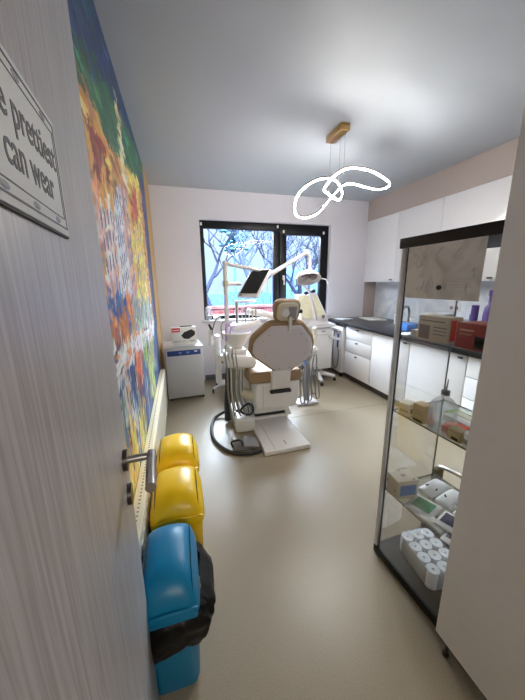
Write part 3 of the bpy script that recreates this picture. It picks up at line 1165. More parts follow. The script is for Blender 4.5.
part(ch, 'headrest_lever', MB().cyl((.975, 2.275, 1.165), (1.005, 2.275, 1.165), .018, n=14), 'black')
# armrest on the right and the instrument holder with its hoses
ar = MB().tube([(1.13, 2.72, .50), (1.20, 2.72, .60), (1.21, 2.68, .74), (1.21, 2.95, .76)], .024, n=10, smooth=5)
part(ch, 'armrest', ar, 'white')
ih = thing('instrument_hose_rack', 'white hose rack with grey hoses hanging at the right of the dental chair', 'instrument holder', (1.36, 2.9, 0))
part(ih, 'arm', MB().tube([(1.46, 2.95, .90), (1.47, 2.95, .78), (1.45, 2.93, .68)], .022, n=10, smooth=4), 'cream')
part(ih, 'rack', MB().box(1.33, 1.475, 2.86, 2.95, .60, .655, .012).sph((1.43, 2.87, .66), .045, 1, .8, .9), 'white')
part(ih, 'stand', MB().box(1.36, 1.42, 2.93, 2.97, .02, .62, .01), 'grey')
part(ih, 'foot', MB().box(1.24, 1.50, 2.86, 3.06, 0, .03, .01), 'white')
rnd = random.Random(4)
for i, x in enumerate((1.20, 1.245, 1.29, 1.335, 1.38, 1.43)):
    zb = (.14, .06, .045, .09, .16, .10)[i]
    hb = MB().tube([(1.345 + i * .022, 2.87, .615), (x + .02, 2.84, .50), (x, 2.82, .30), (x + .004, 2.80, zb + .03), (x + .03, 2.80, zb), (x + .052, 2.81, zb + .04), (x + .05, 2.86, .3), (x + .06, 2.90, .45)], .0075, n=7, smooth=5)
    part(ih, 'hose', hb, 'hose')
part(ih, 'suction_tip', MB().cyl((1.31, 2.86, .50), (1.325, 2.86, .63), .010, n=8), 'bluebox')
part(ih, 'suction_tip', MB().cyl((1.275, 2.87, .52), (1.30, 2.87, .63), .012, n=8), 'bluepack')

# ------------------------------------------------------------------ dental unit, left of the chair
du = thing('dental_unit', 'white dental unit with spittoon bowl, pole, monitor and operating lamp left of chair', 'dental unit', (.53, 2.75, 0))
part(du, 'floor_box', MB().prism([(.44, 2.47, 0), (.625, 2.45, 0), (.63, 2.90, 0), (.44, 2.90, 0)], (0, 0, .14), .02, 3), 'enamel')
cable = [(.56 + .06 * math.cos(t), 2.52 + .02 * math.sin(2 * t), .21 + .055 * math.sin(t)) for t in [i * 2 * PI / 12 for i in range(12)]]
part(du, 'coiled_cable', MB().tube(cable, .010, n=8, closed=True, smooth=3), 'rubber')
part(du, 'column', MB().prism([(.55, 2.72, .13), (.625, 2.72, .13), (.64, 2.72, .36), (.60, 2.72, .62), (.48, 2.72, .62), (.545, 2.72, .40)], (0, .14, 0), .012, 3), 'enamel')
lk = MB().tube([(.56, 2.70, .32), (.63, 2.66, .29), (.70, 2.62, .275)], .055, n=14, smooth=4)
part(du, 'link_arm', lk, 'cream')
ub = MB().prism([(.385, 2.60, .615), (.665, 2.58, .600), (.685, 2.58, .66), (.66, 2.60, .712), (.395, 2.62, .735)], (0, .30, 0), .018, 3)
part(du, 'unit_block', ub, 'white')
part(du, 'pedestal', MB().box(.445, .605, 2.66, 2.82, .715, .775, .012), 'white')
bo = MB().lathe((.525, 2.755, 0), [(.0, .768), (.052, .768), (.056, .79), (.078, .805), (.098, .85), (.126, .915), (.142, .928), (.142, .936), (.130, .936), (.118, .905), (.09, .84), (.05, .815), (.0, .81)], 36, 1, .9)
bw_ = part(du, 'spittoon_bowl', bo, 'white')
part(bw_, 'water_spout', MB().tube([(.43, 2.76, .93), (.43, 2.76, .985), (.455, 2.755, 1.0), (.48, 2.75, .975)], .007, n=8, smooth=4), 'steel')
po = MB()
po.cyl((.442, 2.80, .73), (.442, 2.80, 1.585), .021, n=18)
po.sph((.442, 2.80, 1.585), .0265)
pl = part(du, 'pole', po, 'white')
part(pl, 'collar', MB().cyl((.442, 2.80, 1.375), (.442, 2.80, 1.425), .03, n=18), 'cream')
la = MB()
la.tube([(.442, 2.80, 1.585), (.86, 2.86, 1.515)], .019, n=14)
la.cyl((.85, 2.86, 1.495), (.85, 2.86, 1.54), .026, n=14)
arm = part(du, 'lamp_arm', la, 'white')
lj = MB()
lj.tube([(.85, 2.86, 1.505), (.92, 2.86, 1.49)], .020, n=14)
lj.tube([(.92, 2.86, 1.49), (1.31, 2.88, 1.705)], .021, n=14)
lj.sph((1.31, 2.88, 1.705), .032)
lj.tube([(1.31, 2.88, 1.705), (1.345, 2.88, 1.66), (1.352, 2.88, 1.54)], .018, n=12, smooth=4)
part(arm, 'lamp_boom', lj, 'white')
hl = MB()
hl.lathe((1.34, 2.88, 1.435), [(.0, .105), (.05, .10), (.10, .075), (.135, .03), (.145, .0), (.138, -.006), (.125, .01), (.09, .045), (.0, .06)], 30, 1.0, .72, mat=Matrix.Rotation(math.radians(-38), 4, 'X'))
ol = part(du, 'operating_lamp', hl, 'white')
for x in (1.30, 1.385):
    part(ol, 'lamp_mirror', MB().sph((x, 2.862, 1.462), .045, 1.05, .7, .8), 'lampglass')
hh = MB()
for sx in (-1,):
    hh.tube([(1.34 + sx * .140, 2.85, 1.44), (1.34 + sx * .165, 2.80, 1.43), (1.34 + sx * .168, 2.78, 1.36)], .009, n=8, smooth=3)
part(ol, 'handle', hh, 'greymid')
hh = MB()
hh.tube([(1.48, 2.85, 1.44), (1.505, 2.80, 1.43), (1.508, 2.78, 1.39)], .006, n=8, smooth=3)
part(ol, 'handle', hh, 'white')
ma = MB().tube([(.442, 2.80, 1.40), (.55, 2.84, 1.395), (.60, 2.885, 1.395)], .018, n=12)
mar = part(du, 'monitor_arm', ma, 'white')
# monitor from its four measured corners
mBL, mBR, mTL = Vector((.570, 2.85, 1.285)), Vector((.697, 2.63, 1.290)), Vector((.742, 2.93, 1.520))
MX = (mBR - mBL)
MY = (mTL - mBL)
wM, hM = MX.length, MY.length
MMx = frame_at(mBL, MX, MY)
zc = MMx.to_3x3() @ Vector((0, 0, 1))
fz = 1 if zc.y < 0 else -1
mon = part(du, 'monitor', MB().box(-.012, wM + .010, -.012, hM + .012, -.030 if fz > 0 else 0, 0 if fz > 0 else .030, .006).xf(MMx), 'white')
part(mon, 'screen', MB().box(.012, wM - .004, .022, hM - .002, 0 if fz > 0 else -.002, .002 if fz > 0 else 0).xf(MMx), 'screen')
part(mon, 'button', MB().box(.02, .05, -.002, .010, 0 if fz > 0 else -.003, .003 if fz > 0 else 0).xf(MMx), 'inkdark')
# instrument tray with handpieces between monitor and chair
part(du, 'tray_arm', MB().tube([(.70, 3.05, 1.10), (.86, 3.05, 1.075), (1.02, 3.05, 1.03)], .034, n=12, smooth=4), 'white')
ty = part(du, 'instrument_tray', MB().box(.50, .83, 2.93, 3.12, .965, .985, .006).box(.57, .60, 3.0, 3.03, .985, 1.20, .004).box(.56, .80, 3.0, 3.03, 1.20, 1.225, .006), 'white')
part(ty, 'tray_post', MB().cyl((.575, 2.985, .98), (.575, 2.985, 1.21), .009, n=8), 'greymid')
for i in range(5):
    x = .63 + i * .038
    hp = MB().cyl((x, 2.97, .985), (x + .004, 2.99, 1.10), .007, n=8).cyl((x + .004, 2.99, 1.10), (x + .006, 3.0, 1.16), .011, .007, n=8).cyl((x - .002, 2.96, .985), (x, 2.97, 1.03), .012, .008, n=8)
    part(ty, 'handpiece', hp, ('white', 'steel', 'white', 'kraft', 'steel')[i])
tr_ = MB().cyl((.50, 2.84, .958), (.80, 2.92, 1.0), .026, n=18)
part(du, 'hose_cover', tr_, 'white')
part(du, 'syringe', MB().tube([(.41, 2.70, .86), (.42, 2.70, 1.0), (.47, 2.72, 1.035)], .012, n=8, smooth=4), 'lilac')
part(du, 'syringe', MB().tube([(.445, 2.69, .90), (.46, 2.69, .985), (.50, 2.70, 1.005)], .010, n=8, smooth=4), 'lilac')
part(du, 'syringe', MB().tube([(.385, 2.72, .88), (.37, 2.72, 1.0), (.42, 2.74, 1.07)], .006, n=8, smooth=4), 'steel')
# hanging hoses on the left side
for i in range(7):
    x = .392 + (i % 4) * .032
    y = 2.575 + (i // 4) * .05
    zb = (.03, .08, .02, .12, .05, .10, .03)[i]
    x2 = x + (.02, .035, .06, .05, .03, .02, .05)[i]
    part(du, 'hose', MB().tube([(x - .006, y + .03, .84 - .02 * i), (x - .012, y - .004, .74), (x, y - .012, .60), (x + .004, y, .35), (x2, y - .05, zb + .05), (x2 + .03, y - .03, zb), (x2 + .06, y + .05, zb + .05), (x + .07, y + .12, .30), (x + .08, y + .15, .56)], .0062, n=7, smooth=5), ('hose', 'cream', 'hose', 'grey', 'hose', 'hose', 'grey')[i])
part(du, 'shade_tube', MB().tube([(.45, 2.80, .62), (.43, 2.80, .40), (.41, 2.78, .15), (.40, 2.70, .036)], .034, n=14, smooth=5), 'rubber')  # black tube added to stand for the dark shade behind the hoses
# assistant's suction column, far left
part(du, 'suction_column', MB().box(.325, .385, 2.92, 3.02, .35, .88, .014), 'enamel')
part(du, 'suction_bracket', MB().box(.34, .45, 2.86, 2.96, .62, .68, .01), 'enamel')
sn = MB().tube([(.285, 2.93, .78), (.29, 2.93, .90), (.30, 2.92, .945)], .022, n=10, smooth=3).box(.285, .34, 2.93, 2.97, .78, .82, .006)
sx_ = part(du, 'suction_handle', sn, 'white')
part(sx_, 'tip', MB().cyl((.30, 2.92, .945), (.275, 2.91, 1.0), .014, .010, n=10), 'black')
part(du, 'suction_tube', MB().tube([(.285, 2.94, .79), (.31, 2.9, .95), (.345, 2.88, 1.05), (.40, 2.85, 1.09)], .006, n=7, smooth=5), 'hose')

# foot control with its black hose
fc = thing('foot_control', 'flat grey foot pedal with handle on the floor left of the base plate', 'foot pedal', (.47, 2.22, 0))
part(fc, 'base', MB().lathe((.47, 2.24, 0), [(0, 0), (.115, 0), (.118, .012), (.09, .035), (.05, .05), (0, .053)], 28, 1.0, .75), 'greymid')
part(fc, 'pedal', MB().prism([(.45, 2.16, .03), (.575, 2.13, .03), (.58, 2.24, .05), (.47, 2.28, .06)], (0, 0, .016), .005), 'grey')
part(fc, 'bail', MB().tube([(.36, 2.20, .03), (.345, 2.19, .085), (.42, 2.18, .095), (.44, 2.19, .03)], .008, n=8, smooth=4), 'black')
part(fc, 'hose', MB().tube([(.50, 2.62, .16), (.40, 2.85, .06), (.285, 2.83, .02), (.235, 2.70, .016), (.212, 2.52, .016), (.225, 2.36, .016), (.285, 2.21, .016), (.37, 2.12, .016), (.48, 2.085, .016), (.585, 2.10, .016)], .0155, n=9, smooth=7), 'rubber')

# ------------------------------------------------------------------ assistant's stool behind the unit
def castor_mb(x, y):
    return MB().cyl((x - .012, y, .022), (x + .012, y, .022), .022, n=14).cyl((x, y, .03), (x, y, .06), .008, n=8)


sl = thing('rolling_stool', 'white based rolling stool behind the dental unit near the window', 'stool', (.57, 3.66, 0))
hub = MB().cyl((.57, 3.66, .07), (.57, 3.66, .12), .035, n=16).cyl((.57, 3.66, .12), (.57, 3.66, .40), .018, n=12)
part(sl, 'column', hub, 'steel')
for k in range(5):
    a = math.radians(200 + 72 * k)
    ex, ey = .57 + .235 * math.cos(a), 3.66 + .235 * math.sin(a)
    lg = part(sl, 'leg', MB().tube([(.57, 3.66, .10), ((.57 + ex) / 2, (3.66 + ey) / 2, .09), (ex, ey, .065)], lambda t: .026 - .009 * t, n=10), 'white')
    part(lg, 'castor', castor_mb(ex, ey), 'rubber')
part(sl, 'seat', MB().lathe((.57, 3.66, .40), [(0, 0), (.14, 0), (.16, .02), (.165, .045), (.15, .065), (0, .07)], 30), 'leather')

# ------------------------------------------------------------------ mobile equipment trolley by the window, right of the chair
mc = thing('equipment_trolley', 'white wheeled trolley with sloped yellow patterned display between chair and worktop', 'trolley', (1.86, 3.66, 0))
CX, CY = 1.86, 3.66
part(mc, 'column', MB().cyl((CX, CY, .07), (CX, CY, .20), .05, n=18), 'grey')
for k in range(5):
    a = math.radians(-98 + 72 * k)
    ex, ey = CX + .27 * math.cos(a), CY + .27 * math.sin(a)
    lg = part(mc, 'leg', MB().tube([(CX, CY, .12), ((CX + ex) / 2, (CY + ey) / 2, .105), (ex, ey, .07)], lambda t: .036 - .013 * t, n=10), 'white')
    part(lg, 'castor', castor_mb(ex, ey), 'rubber')
part(mc, 'cabinet', MB().box(1.70, 2.05, 3.55, 3.95, .19, .74, .02), 'enamel')
tp = part(mc, 'worktop', MB().box(1.60, 2.06, 3.50, 3.97, .80, .845, .012).box(1.66, 2.0, 3.56, 3.95, .74, .80, .006), 'white')
part(tp, 'drawer', MB().box(1.74, 2.03, 3.535, 3.56, .70, .785, .006), 'cab')
part(tp, 'drawer_knob', MB().box(1.86, 1.92, 3.522, 3.536, .735, .75, .003), 'grey')
part(tp, 'side_shelf', MB().prism([(1.98, 3.50, .655), (2.13, 3.50, .60), (2.16, 3.50, .625), (2.0, 3.50, .685)], (0, .22, 0), .006), 'white')
cs = part(mc, 'console', MB().prism([(1.575, 3.56, .845), (1.985, 3.56, .845), (1.985, 3.60, .90), (1.85, 3.72, 1.24), (1.575, 3.72, 1.24), (1.575, 3.58, .90)], (0, .12, 0)), 'white')
cs2 = MB()
cs2.prism([(1.80, 3.545, .90), (1.975, 3.545, .90), (1.845, 3.685, 1.26), (1.775, 3.685, 1.26)], (0, .12, 0), .01)
part(cs, 'side_cheek', cs2, 'white')
part(cs, 'display_panel', MB().prism([(1.59, 3.565, .93), (1.755, 3.565, .92), (1.735, 3.69, 1.235), (1.575, 3.69, 1.215)], (0, .012, 0), .003), 'yellowpanel')
part(cs, 'display_panel', MB().prism([(1.80, 3.535, .95), (1.91, 3.535, .95), (1.835, 3.665, 1.225), (1.785, 3.665, 1.225)], (0, .012, 0), .003), 'yellowpanel')
part(cs, 'knob', MB().sph((1.69, 3.70, 1.262), .030, 1, 1, .85), 'black')
part(cs, 'knob', MB().sph((1.80, 3.71, 1.285), .036, 1.1, 1, .8), 'black')
part(cs, 'connector', MB().box(1.86, 1.90, 3.52, 3.54, .925, .97, .006), 'grey')
part(mc, 'articulated_arm', MB().tube([(1.79, 3.76, 1.24), (1.735, 3.74, 1.30), (1.535, 3.66, 1.465)], .018, n=10), 'white')

# ------------------------------------------------------------------ slim suction trolley under the end of the worktop
sc_ = thing('hose_trolley', 'slim pale trolley with hanging grey hose under the far end of the worktop', 'trolley', (2.40, 3.86, 0))
part(sc_, 'body', MB().box(2.26, 2.60, 3.64, 4.08, .07, .76, .012), 'enamel')
part(sc_, 'hose_hook', MB().box(2.235, 2.262, 3.74, 3.90, .68, .72, .006).cyl((2.24, 3.74, .70), (2.24, 3.67, .70), .016, n=12), 'greymid')
part(sc_, 'handpiece', MB().cyl((2.235, 3.72, .46), (2.235, 3.715, .66), .014, n=10), 'darkblue')
part(sc_, 'hose', MB().tube([(2.235, 3.72, .47), (2.235, 3.69, .36), (2.235, 3.70, .20), (2.235, 3.76, .12), (2.235, 3.84, .20), (2.235, 3.85, .45), (2.235, 3.83, .68)], .009, n=7, smooth=6), 'hose')
for x, y in ((2.29, 3.68), (2.29, 4.04), (2.57, 3.68), (2.57, 4.04)):
    part(sc_, 'castor', MB().cyl((x - .014, y, .03), (x + .014, y, .03), .03, n=14).cyl((x, y, .04), (x, y, .075), .01, n=8), 'rubber')

# ------------------------------------------------------------------ base cabinets and worktop
XB = 2.29


def base_unit(y0, y1, kind, label):
    t = thing('base_cabinet', label, 'cabinet', ((XB + XR) / 2, (y0 + y1) / 2, 0), 0, 'base cabinets under the worktop')
    part(t, 'carcass', MB().box(XB + .02, XR - .015, y0 + .001, y1 - .001, .09, .795), 'cabcore')
    part(t, 'plinth', MB().box(XB + .06, XR - .02, y0 + .001, y1 - .001, 0, .09), 'toe')

    def knob(p, y, z):
        part(p, 'knob', MB().cyl((XB - .022, y, z), (XB, y, z), .007, n=10).box(XB - .028, XB - .018, y - .022, y + .022, z - .008, z + .008, .003), 'black')
    g = .003
    if kind == 'drawers':
        for z0, z1, zk in ((.615, .792, .765), (.43, .61, .585), (.095, .425, .395)):
            dr = part(t, 'drawer', MB().box(XB, XB + .02, y0 + g, y1 - g, z0, z1, .002), 'cab')
            knob(dr, (y0 + y1) / 2, zk)
    else:
        dr = part(t, 'door', MB().box(XB, XB + .02, y0 + g, y1 - g, .095, .792, .002), 'cab')
        knob(dr, y0 + .045 if kind == 'door' else y1 - .045, .765)
    return t


base_unit(3.01, 3.605, 'drawers', 'white three drawer base cabinet at the window end of the worktop')
base_unit(2.395, 3.005, 'door', 'white single door base cabinet right beside the three drawer unit')
base_unit(1.76, 2.39, 'door', 'white single door base cabinet seen through the glass showcase')
base_unit(1.15, 1.755, 'drawers', 'white three drawer base cabinet seen through the right side of the showcase')
ct = MB().box(2.25, XR - .012, 1.13, D - .012, .797, .836, .004)
single('worktop', 'long black worktop over the white base cabinets, right wall', 'worktop', ct, 'counter')

# wall cabinets
ys = [D - .002, 3.462, 2.774, 2.086, 1.398, .92]
labs = ['white wall cabinet at the corner by the window wall', 'white wall cabinet right of the corner one, behind the showcase post', 'white wall cabinet behind the poster of the showcase', 'white wall cabinet nearest, partly hidden by the tall beige closet', 'white wall cabinet hidden mostly behind the tall beige closet']
for i in range(5):
    y1, y0 = ys[i], ys[i + 1]
    t = thing('wall_cabinet', labs[i], 'cabinet', ((2.93 + XR) / 2, (y0 + y1) / 2, 1.40), 0, 'white wall cabinets over the worktop')
    part(t, 'carcass', MB().box(2.93, XR - .013, y0 + .001, y1 - .001, 1.402, 2.310), 'cabcore')
    d_ = part(t, 'door', MB().box(2.91, 2.93, y0 + .002, y1 - .002, 1.400, 2.310, .002), 'cab')
    part(d_, 'knob', MB().box(2.884, 2.91, y0 + .03, y0 + .07, 1.42, 1.435, .003), 'black')

# ------------------------------------------------------------------ things on the worktop
single('paper_sheet', 'white papers lying on the worktop near the back wall corner', 'paper', MB().box(2.36, 2.60, 3.90, 4.09, .8365, .842, .001).xf(RZ(.2, (2.5, 4.0, 0))), 'paper', 'papers on the worktop')
single('paper_sheet', 'white papers on the worktop against the splashback by the corner', 'paper', MB().box(2.74, 3.0, 3.62, 4.0, .8365, .850, .001).xf(RZ(-.15, (2.87, 3.8, 0))), 'whitecard', 'papers on the worktop')
fa = thing('faucet', 'arched chrome faucet on the worktop behind the showcase post', 'faucet', (2.86, 3.06, .836))
part(fa, 'spout', MB().cyl((2.86, 3.06, .836), (2.86, 3.06, .87), .028, n=16).tube([(2.86, 3.06, .86), (2.86, 3.06, 1.02), (2.81, 3.04, 1.085), (2.72, 3.01, 1.07), (2.68, 3.0, 1.0)], .016, n=12, smooth=6), 'steel')
part(fa, 'lever', MB().cyl((2.86, 3.06, .92), (2.92, 3.01, .96), .008, n=8), 'steel')
single('soap_dispenser', 'slim pale soap bottle on the worktop left of the faucet', 'bottle', MB().lathe((2.85, 3.26, .836), [(0, 0), (.03, 0), (.032, .01), (.032, .12), (.012, .14), (.012, .17), (0, .17)]).tube([(2.85, 3.26, 1.0), (2.85, 3.26, 1.02), (2.81, 3.25, 1.018)], .006, n=6), 'film')
single('glove_box', 'bright blue box on the worktop behind the showcase post', 'box', MB().box(2.52, 2.66, 2.70, 2.90, .836, .915, .004).box(2.55, 2.63, 2.75, 2.85, .915, .917), 'bluebox')
single('folded_cloth', 'white folded cloth on the worktop edge behind the showcase post', 'cloth', MB().box(2.30, 2.48, 2.40, 2.58, .836, .852, .006, 3).box(2.31, 2.43, 2.42, 2.54, .852, .862, .004, 2), 'paper')
single('plastic_tub', 'white plastic tub on the worktop behind the cream carton', 'tub', MB().lathe((2.80, 2.56, .836), [(0, 0), (.11, 0), (.125, .20), (.13, .215), (.12, .215), (.105, .012), (0, .012)], 4, 1.2, 1.2, mat=Matrix.Rotation(PI / 4, 4, 'Z')), 'white')
single('dark_bowl', 'grey bowl on the worktop behind the cream and red cartons', 'bowl', MB().lathe((2.80, 2.31, .836), [(0, 0), (.05, 0), (.10, .12), (.11, .17), (.10, .17), (.045, .02), (0, .015)]), 'grey')
for i, (x, y, h, lb) in enumerate(((2.80, 2.15, .30, 'taller purple cup stack on the worktop, behind the red carton'), (2.98, 2.30, .18, 'shorter purple cup stack on the worktop, left of the taller one'))):
    mb = MB()
    n = int(h / .03)
    for k in range(n):
        mb.lathe((x, y, .836 + k * .03), [(0, 0), (.026, 0), (.033, .055), (.036, .06), (.034, .062), (.024, .004), (0, .004)], 16)
    single('cup_stack', lb, 'cups', mb, 'purple', 'purple cups on the worktop')
single('spray_bottle', 'tall purple bottle on the worktop seen behind the showcase edge', 'bottle', MB().lathe((2.82, 2.03, .836), [(0, 0), (.042, 0), (.045, .02), (.045, .26), (.035, .32), (.016, .35), (.016, .42), (.022, .43), (.022, .48), (0, .48)]), 'purple')
so = thing('wall_socket', 'white double power socket on the splashback below the wall cabinets', 'socket', (XR - .02, 2.66, 1.05))
part(so, 'plate', MB().box(XR - .022, XR - .012, 2.585, 2.735, 1.05, 1.13, .004), 'white')
for y in (2.625, 2.695):
    part(so, 'outlet', MB().cyl((XR - .0235, y, 1.09), (XR - .0215, y, 1.09), .022, n=18), 'greymid')

# ------------------------------------------------------------------ glass showcase
X0, X1, Y0, Y1, ZT = .905, 1.262, .622, 1.045, 1.575
gc = thing('glass_showcase', 'tall glass showcase with black base and top beside the beige closet', 'display cabinet', ((X0 + X1) / 2, (Y0 + Y1) / 2, 0))
part(gc, 'base', MB().box(X0, X1, Y0, Y1, .004, .045, .003), 'basedark')
part(gc, 'base_block', MB().box(X1 - .04, X1 - .004, Y0 + .02, Y1 - .004, .046, .075, .003), 'basedark')
part(gc, 'top', MB().box(X0 - .004, X1 + .004, Y0, Y1 + .010, 1.535, ZT, .003), 'darkbrown')
for x, y in ((X0 + .009, Y1 - .010), (X0 + .009, Y0 + .010)):
    part(gc, 'post', MB().box(x - .008, x + .008, y - .010, y + .010, .046, 1.535, .003), 'alu')
part(gc, 'post', MB().box(X1 - .008, X1 - .003, Y1 - .008, Y1 - .003, .046, 1.535), 'glassedge', 'dark rear corner edge')
part(gc, 'post', MB().box(X1 - .008, X1 - .003, Y0 + .003, Y0 + .008, .046, 1.535), 'glassedge', 'dark rear corner edge')
part(gc, 'side_pane', MB().box(X0 + .016, X1 - .009, Y1 - .007, Y1 - .003, .046, 1.535), 'glass')
part(gc, 'side_pane', MB().box(X0 + .016, X1 - .009, Y0 + .003, Y0 + .007, .046, 1.535), 'glass')
part(gc, 'back_pane', MB().box(X1 - .007, X1 - .003, Y0 + .009, Y1 - .009, .046, 1.535), 'glass')
gd = part(gc, 'door', MB().box(X0 + .002, X0 + .006, Y0 + .021, Y1 - .021, .046, 1.535), 'glass')
part(gd, 'edge_strip', MB().box(X0 + .0015, X0 + .0065, Y1 - .036, Y1 - .031, .046, 1.535), 'black')
SH = [(.392, .398), (.815, .821), (1.164, 1.170)]
for z0, z1 in SH:
    s_ = part(gc, 'shelf', MB().box(X0 + .018, X1 - .01, Y0 + .018, Y1 - .018, z0, z1), 'shelfglass')
    part(s_, 'edge', MB().box(X0 + .0165, X0 + .018, Y0 + .018, Y1 - .018, z0, z1).box(X1 - .010, X1 - .0085, Y0 + .018, Y1 - .018, z0, z1).box(X0 + .018, X1 - .01, Y1 - .018, Y1 - .0165, z0, z1), 'glassedge')
    part(gc, 'shelf_clip', MB().box(X1 - .016, X1 - .0085, (Y0 + Y1) / 2 - .02, (Y0 + Y1) / 2 + .02, z0 - .008, z0 - .001), 'alu')
gc.location = (X0, Y1, 0)
for _c in gc.children:
    for _o in [_c] + list(_c.children):
        if _o.parent == gc or True:
            _o.data.transform(Matrix.Translation(Vector(((X0 + X1) / 2 - X0, (Y0 + Y1) / 2 - Y1, 0))))
gc.rotation_euler = (0, 0, math.radians(3))
FR_GC = Matrix.Translation((X0, Y1, 0)) @ Matrix.Rotation(math.radians(3), 4, 'Z')
FR[gc.name] = FR_GC
ps = thing('poster', 'grey printed sheet with faint figures stuck on the showcase door', 'poster', (X0, .85, 1.33))
part(ps, 'sheet', MB().box(X0 - .0005, X0 + .0015, .690, 1.002, 1.338, 1.534), 'poster')
sk = MB()
rnd = random.Random(2)
for k in range(14):
    sk = MB()
    y, z = rnd.uniform(.73, .97), rnd.uniform(1.37, 1.51)
    pts = [(X0 - .0008, y + rnd.uniform(-.022, .022), z + rnd.uniform(-.025, .025)) for _ in range(4)]
    sk.tube(pts, .0009, n=4, smooth=5)
    part(ps, 'drawing', sk, 'sketch')
sk = MB()
for k in range(7):
    z = 1.38 + k * .0052
    sk.box(X0 - .0009, X0 - .0004, .72, .78 + .02 * (k % 3), z, z + .0012)
part(ps, 'text_lines', sk, 'sketch')
lk_ = part(gc, 'lock', MB().cyl((X0 - .007, .838, 1.380), (X0 + .002, .838, 1.380), .0085, n=16), 'black')


def carton(name, label, x0, x1, y0, y1, z0, h, mat, prints=(), rz=0.0, group=None):
    """box whose front faces -x; prints = (side, u0, u1, v0, v1, material) in fractions"""
    c = Vector(((x0 + x1) / 2, (y0 + y1) / 2, z0))
    t = thing(name, label, 'box', c, 0, group)
    mt = RZ(rz, c)
    part(t, 'carton', MB().box(x0, x1, y0, y1, z0, z0 + h, .0015).xf(mt), mat)
    for sd, u0, u1, v0, v1, m in prints:
        e = .0006
        if sd == 'f':      # front, u runs from far (y1) to near (y0)
            b = MB().box(x0 - e, x0 + e, y1 - (y1 - y0) * u1, y1 - (y1 - y0) * u0, z0 + h * v0, z0 + h * v1)
        elif sd == 'n':    # near side (y0)
            b = MB().box(x0 + (x1 - x0) * u0, x0 + (x1 - x0) * u1, y0 - e, y0 + e, z0 + h * v0, z0 + h * v1)
        else:
            b = MB().box(x0 + (x1 - x0) * v0, x0 + (x1 - x0) * v1, y1 - (y1 - y0) * u1, y1 - (y1 - y0) * u0, z0 + h - e, z0 + h + e)
        part(t, 'print', b.xf(mt), m)
    return t


zs = 1.1705
carton('carton_box', 'cream carton with grey printed panel on the top glass shelf', .955, 1.02, .822, .962, zs, .098, 'creamcard', (('f', .05, .40, .06, .62, 'greycard'), ('f', .5, .92, .55, .60, 'greycard'), ('f', .5, .92, .42, .46, 'greycard'), ('f', .5, .92, .28, .32, 'greycard'), ('f', .1, .85, .78, .83, 'greycard'), ('n', .1, .5, .1, .9, 'redpink')), .05, 'cartons in the showcase')
carton('carton_box', 'dark red carton with a black pictured square on the top glass shelf', .950, 1.05, .660, .785, zs, .090, 'red', (('f', .55, .9, .08, .55, 'inkdark'), ('f', .1, .5, .7, .76, 'kraft'), ('f', .1, .45, .55, .59, 'kraft'), ('f', .6, .85, .2, .45, 'greycard')), 0, 'cartons in the showcase')
single('small_carton', 'tiny white carton left of the cream carton on the top shelf', 'box', MB().box(.96, 1.0, .975, 1.005, zs, zs + .03, .001), 'whitecard')
zs = .8215
carton('carton_box', 'small white carton at the far end of the middle glass shelf', .925, .985, .945, .995, zs, .055, 'whitecard', (('f', .1, .9, .3, .5, 'kraft'), ('n', .1, .9, .2, .6, 'greycard')), .3, 'cartons in the showcase')
carton('carton_box', 'tan carton between the white carton and the clear bottle', .935, .985, .868, .922, zs, .078, 'kraft', (('f', .1, .9, .0, .16, 'inkdark'), ('f', .15, .85, .6, .64, 'greycard'), ('f', .15, .85, .45, .48, 'greycard')), .1, 'cartons in the showcase')
bt = thing('plastic_bottle', 'clear squarish bottle with grey dispensing cap on the middle glass shelf', 'bottle', (.965, .805, zs))


def sq(hx, z, r=.35, n=32):
    out = []
    for k in range(n):
        a = 2 * PI * k / n
        c, s_ = math.cos(a), math.sin(a)
        out.append((.965 + math.copysign(abs(c) ** r, c) * hx, .805 + math.copysign(abs(s_) ** r, s_) * hx * 1.1, zs + z))
    return out


part(bt, 'body', MB().loft([sq(.036, 0, .5), sq(.039, .006, .5), sq(.039, .10, .5), sq(.036, .118, .55), sq(.026, .135, .8), sq(.014, .145, 1), sq(.013, .155, 1)]), 'bottle')
part(bt, 'liquid', MB().loft([sq(.034, .003, .5), sq(.036, .008, .5), sq(.036, .085, .5)]), 'water')
cpb = part(bt, 'cap', MB().cyl((.965, .805, zs + .153), (.965, .805, zs + .170), .015, n=18), 'greymid')
part(cpb, 'nozzle', MB().cyl((.965, .805, zs + .170), (.968, .805, zs + .190), .004, .003, n=8).cyl((.968, .805, zs + .188), (.970, .805, zs + .215), .003, .002, n=8), 'greymid')
carton('carton_box', 'long flat green carton at the back of the middle shelf', 1.11, 1.17, .70, .915, zs, .018, 'green', (('t', .1, .9, .2, .8, 'whitecard'),), 0, 'cartons in the showcase')
carton('carton_box', 'small tan carton at the near front of the middle shelf', .946, .990, .708, .758, zs, .045, 'kraft', (('f', .35, .9, .1, .35, 'inkdark'), ('f', .1, .9, .75, .8, 'greycard')), -.05, 'cartons in the showcase')
single('packet', 'red and white packet behind the small tan carton', 'packet', MB().box(.985, 1.05, .745, .825, zs, zs + .022, .004).xf(RZ(.4, (1.02, .78, 0))), 'redpink', 'packets on the middle shelf')
single('packet', 'white packet between the green carton and the red packet', 'packet', MB().box(1.055, 1.10, .76, .88, zs, zs + .028, .004), 'film', 'packets on the middle shelf')
single('packet', 'blue packet lying behind the white gauze roll', 'packet', MB().box(.985, 1.05, .66, .735, zs, zs + .018, .004).xf(RZ(-.3, (1.02, .70, 0))), 'bluepack', 'packets on the middle shelf')
gr_ = thing('gauze_roll', 'small wrapped white roll at the near end of the middle shelf', 'roll', (.966, .676, zs))
part(gr_, 'roll', MB().lathe((.966, .676, zs), [(0, 0), (.025, 0), (.027, .004), (.027, .05), (.024, .055), (0, .055)], 22), 'film')
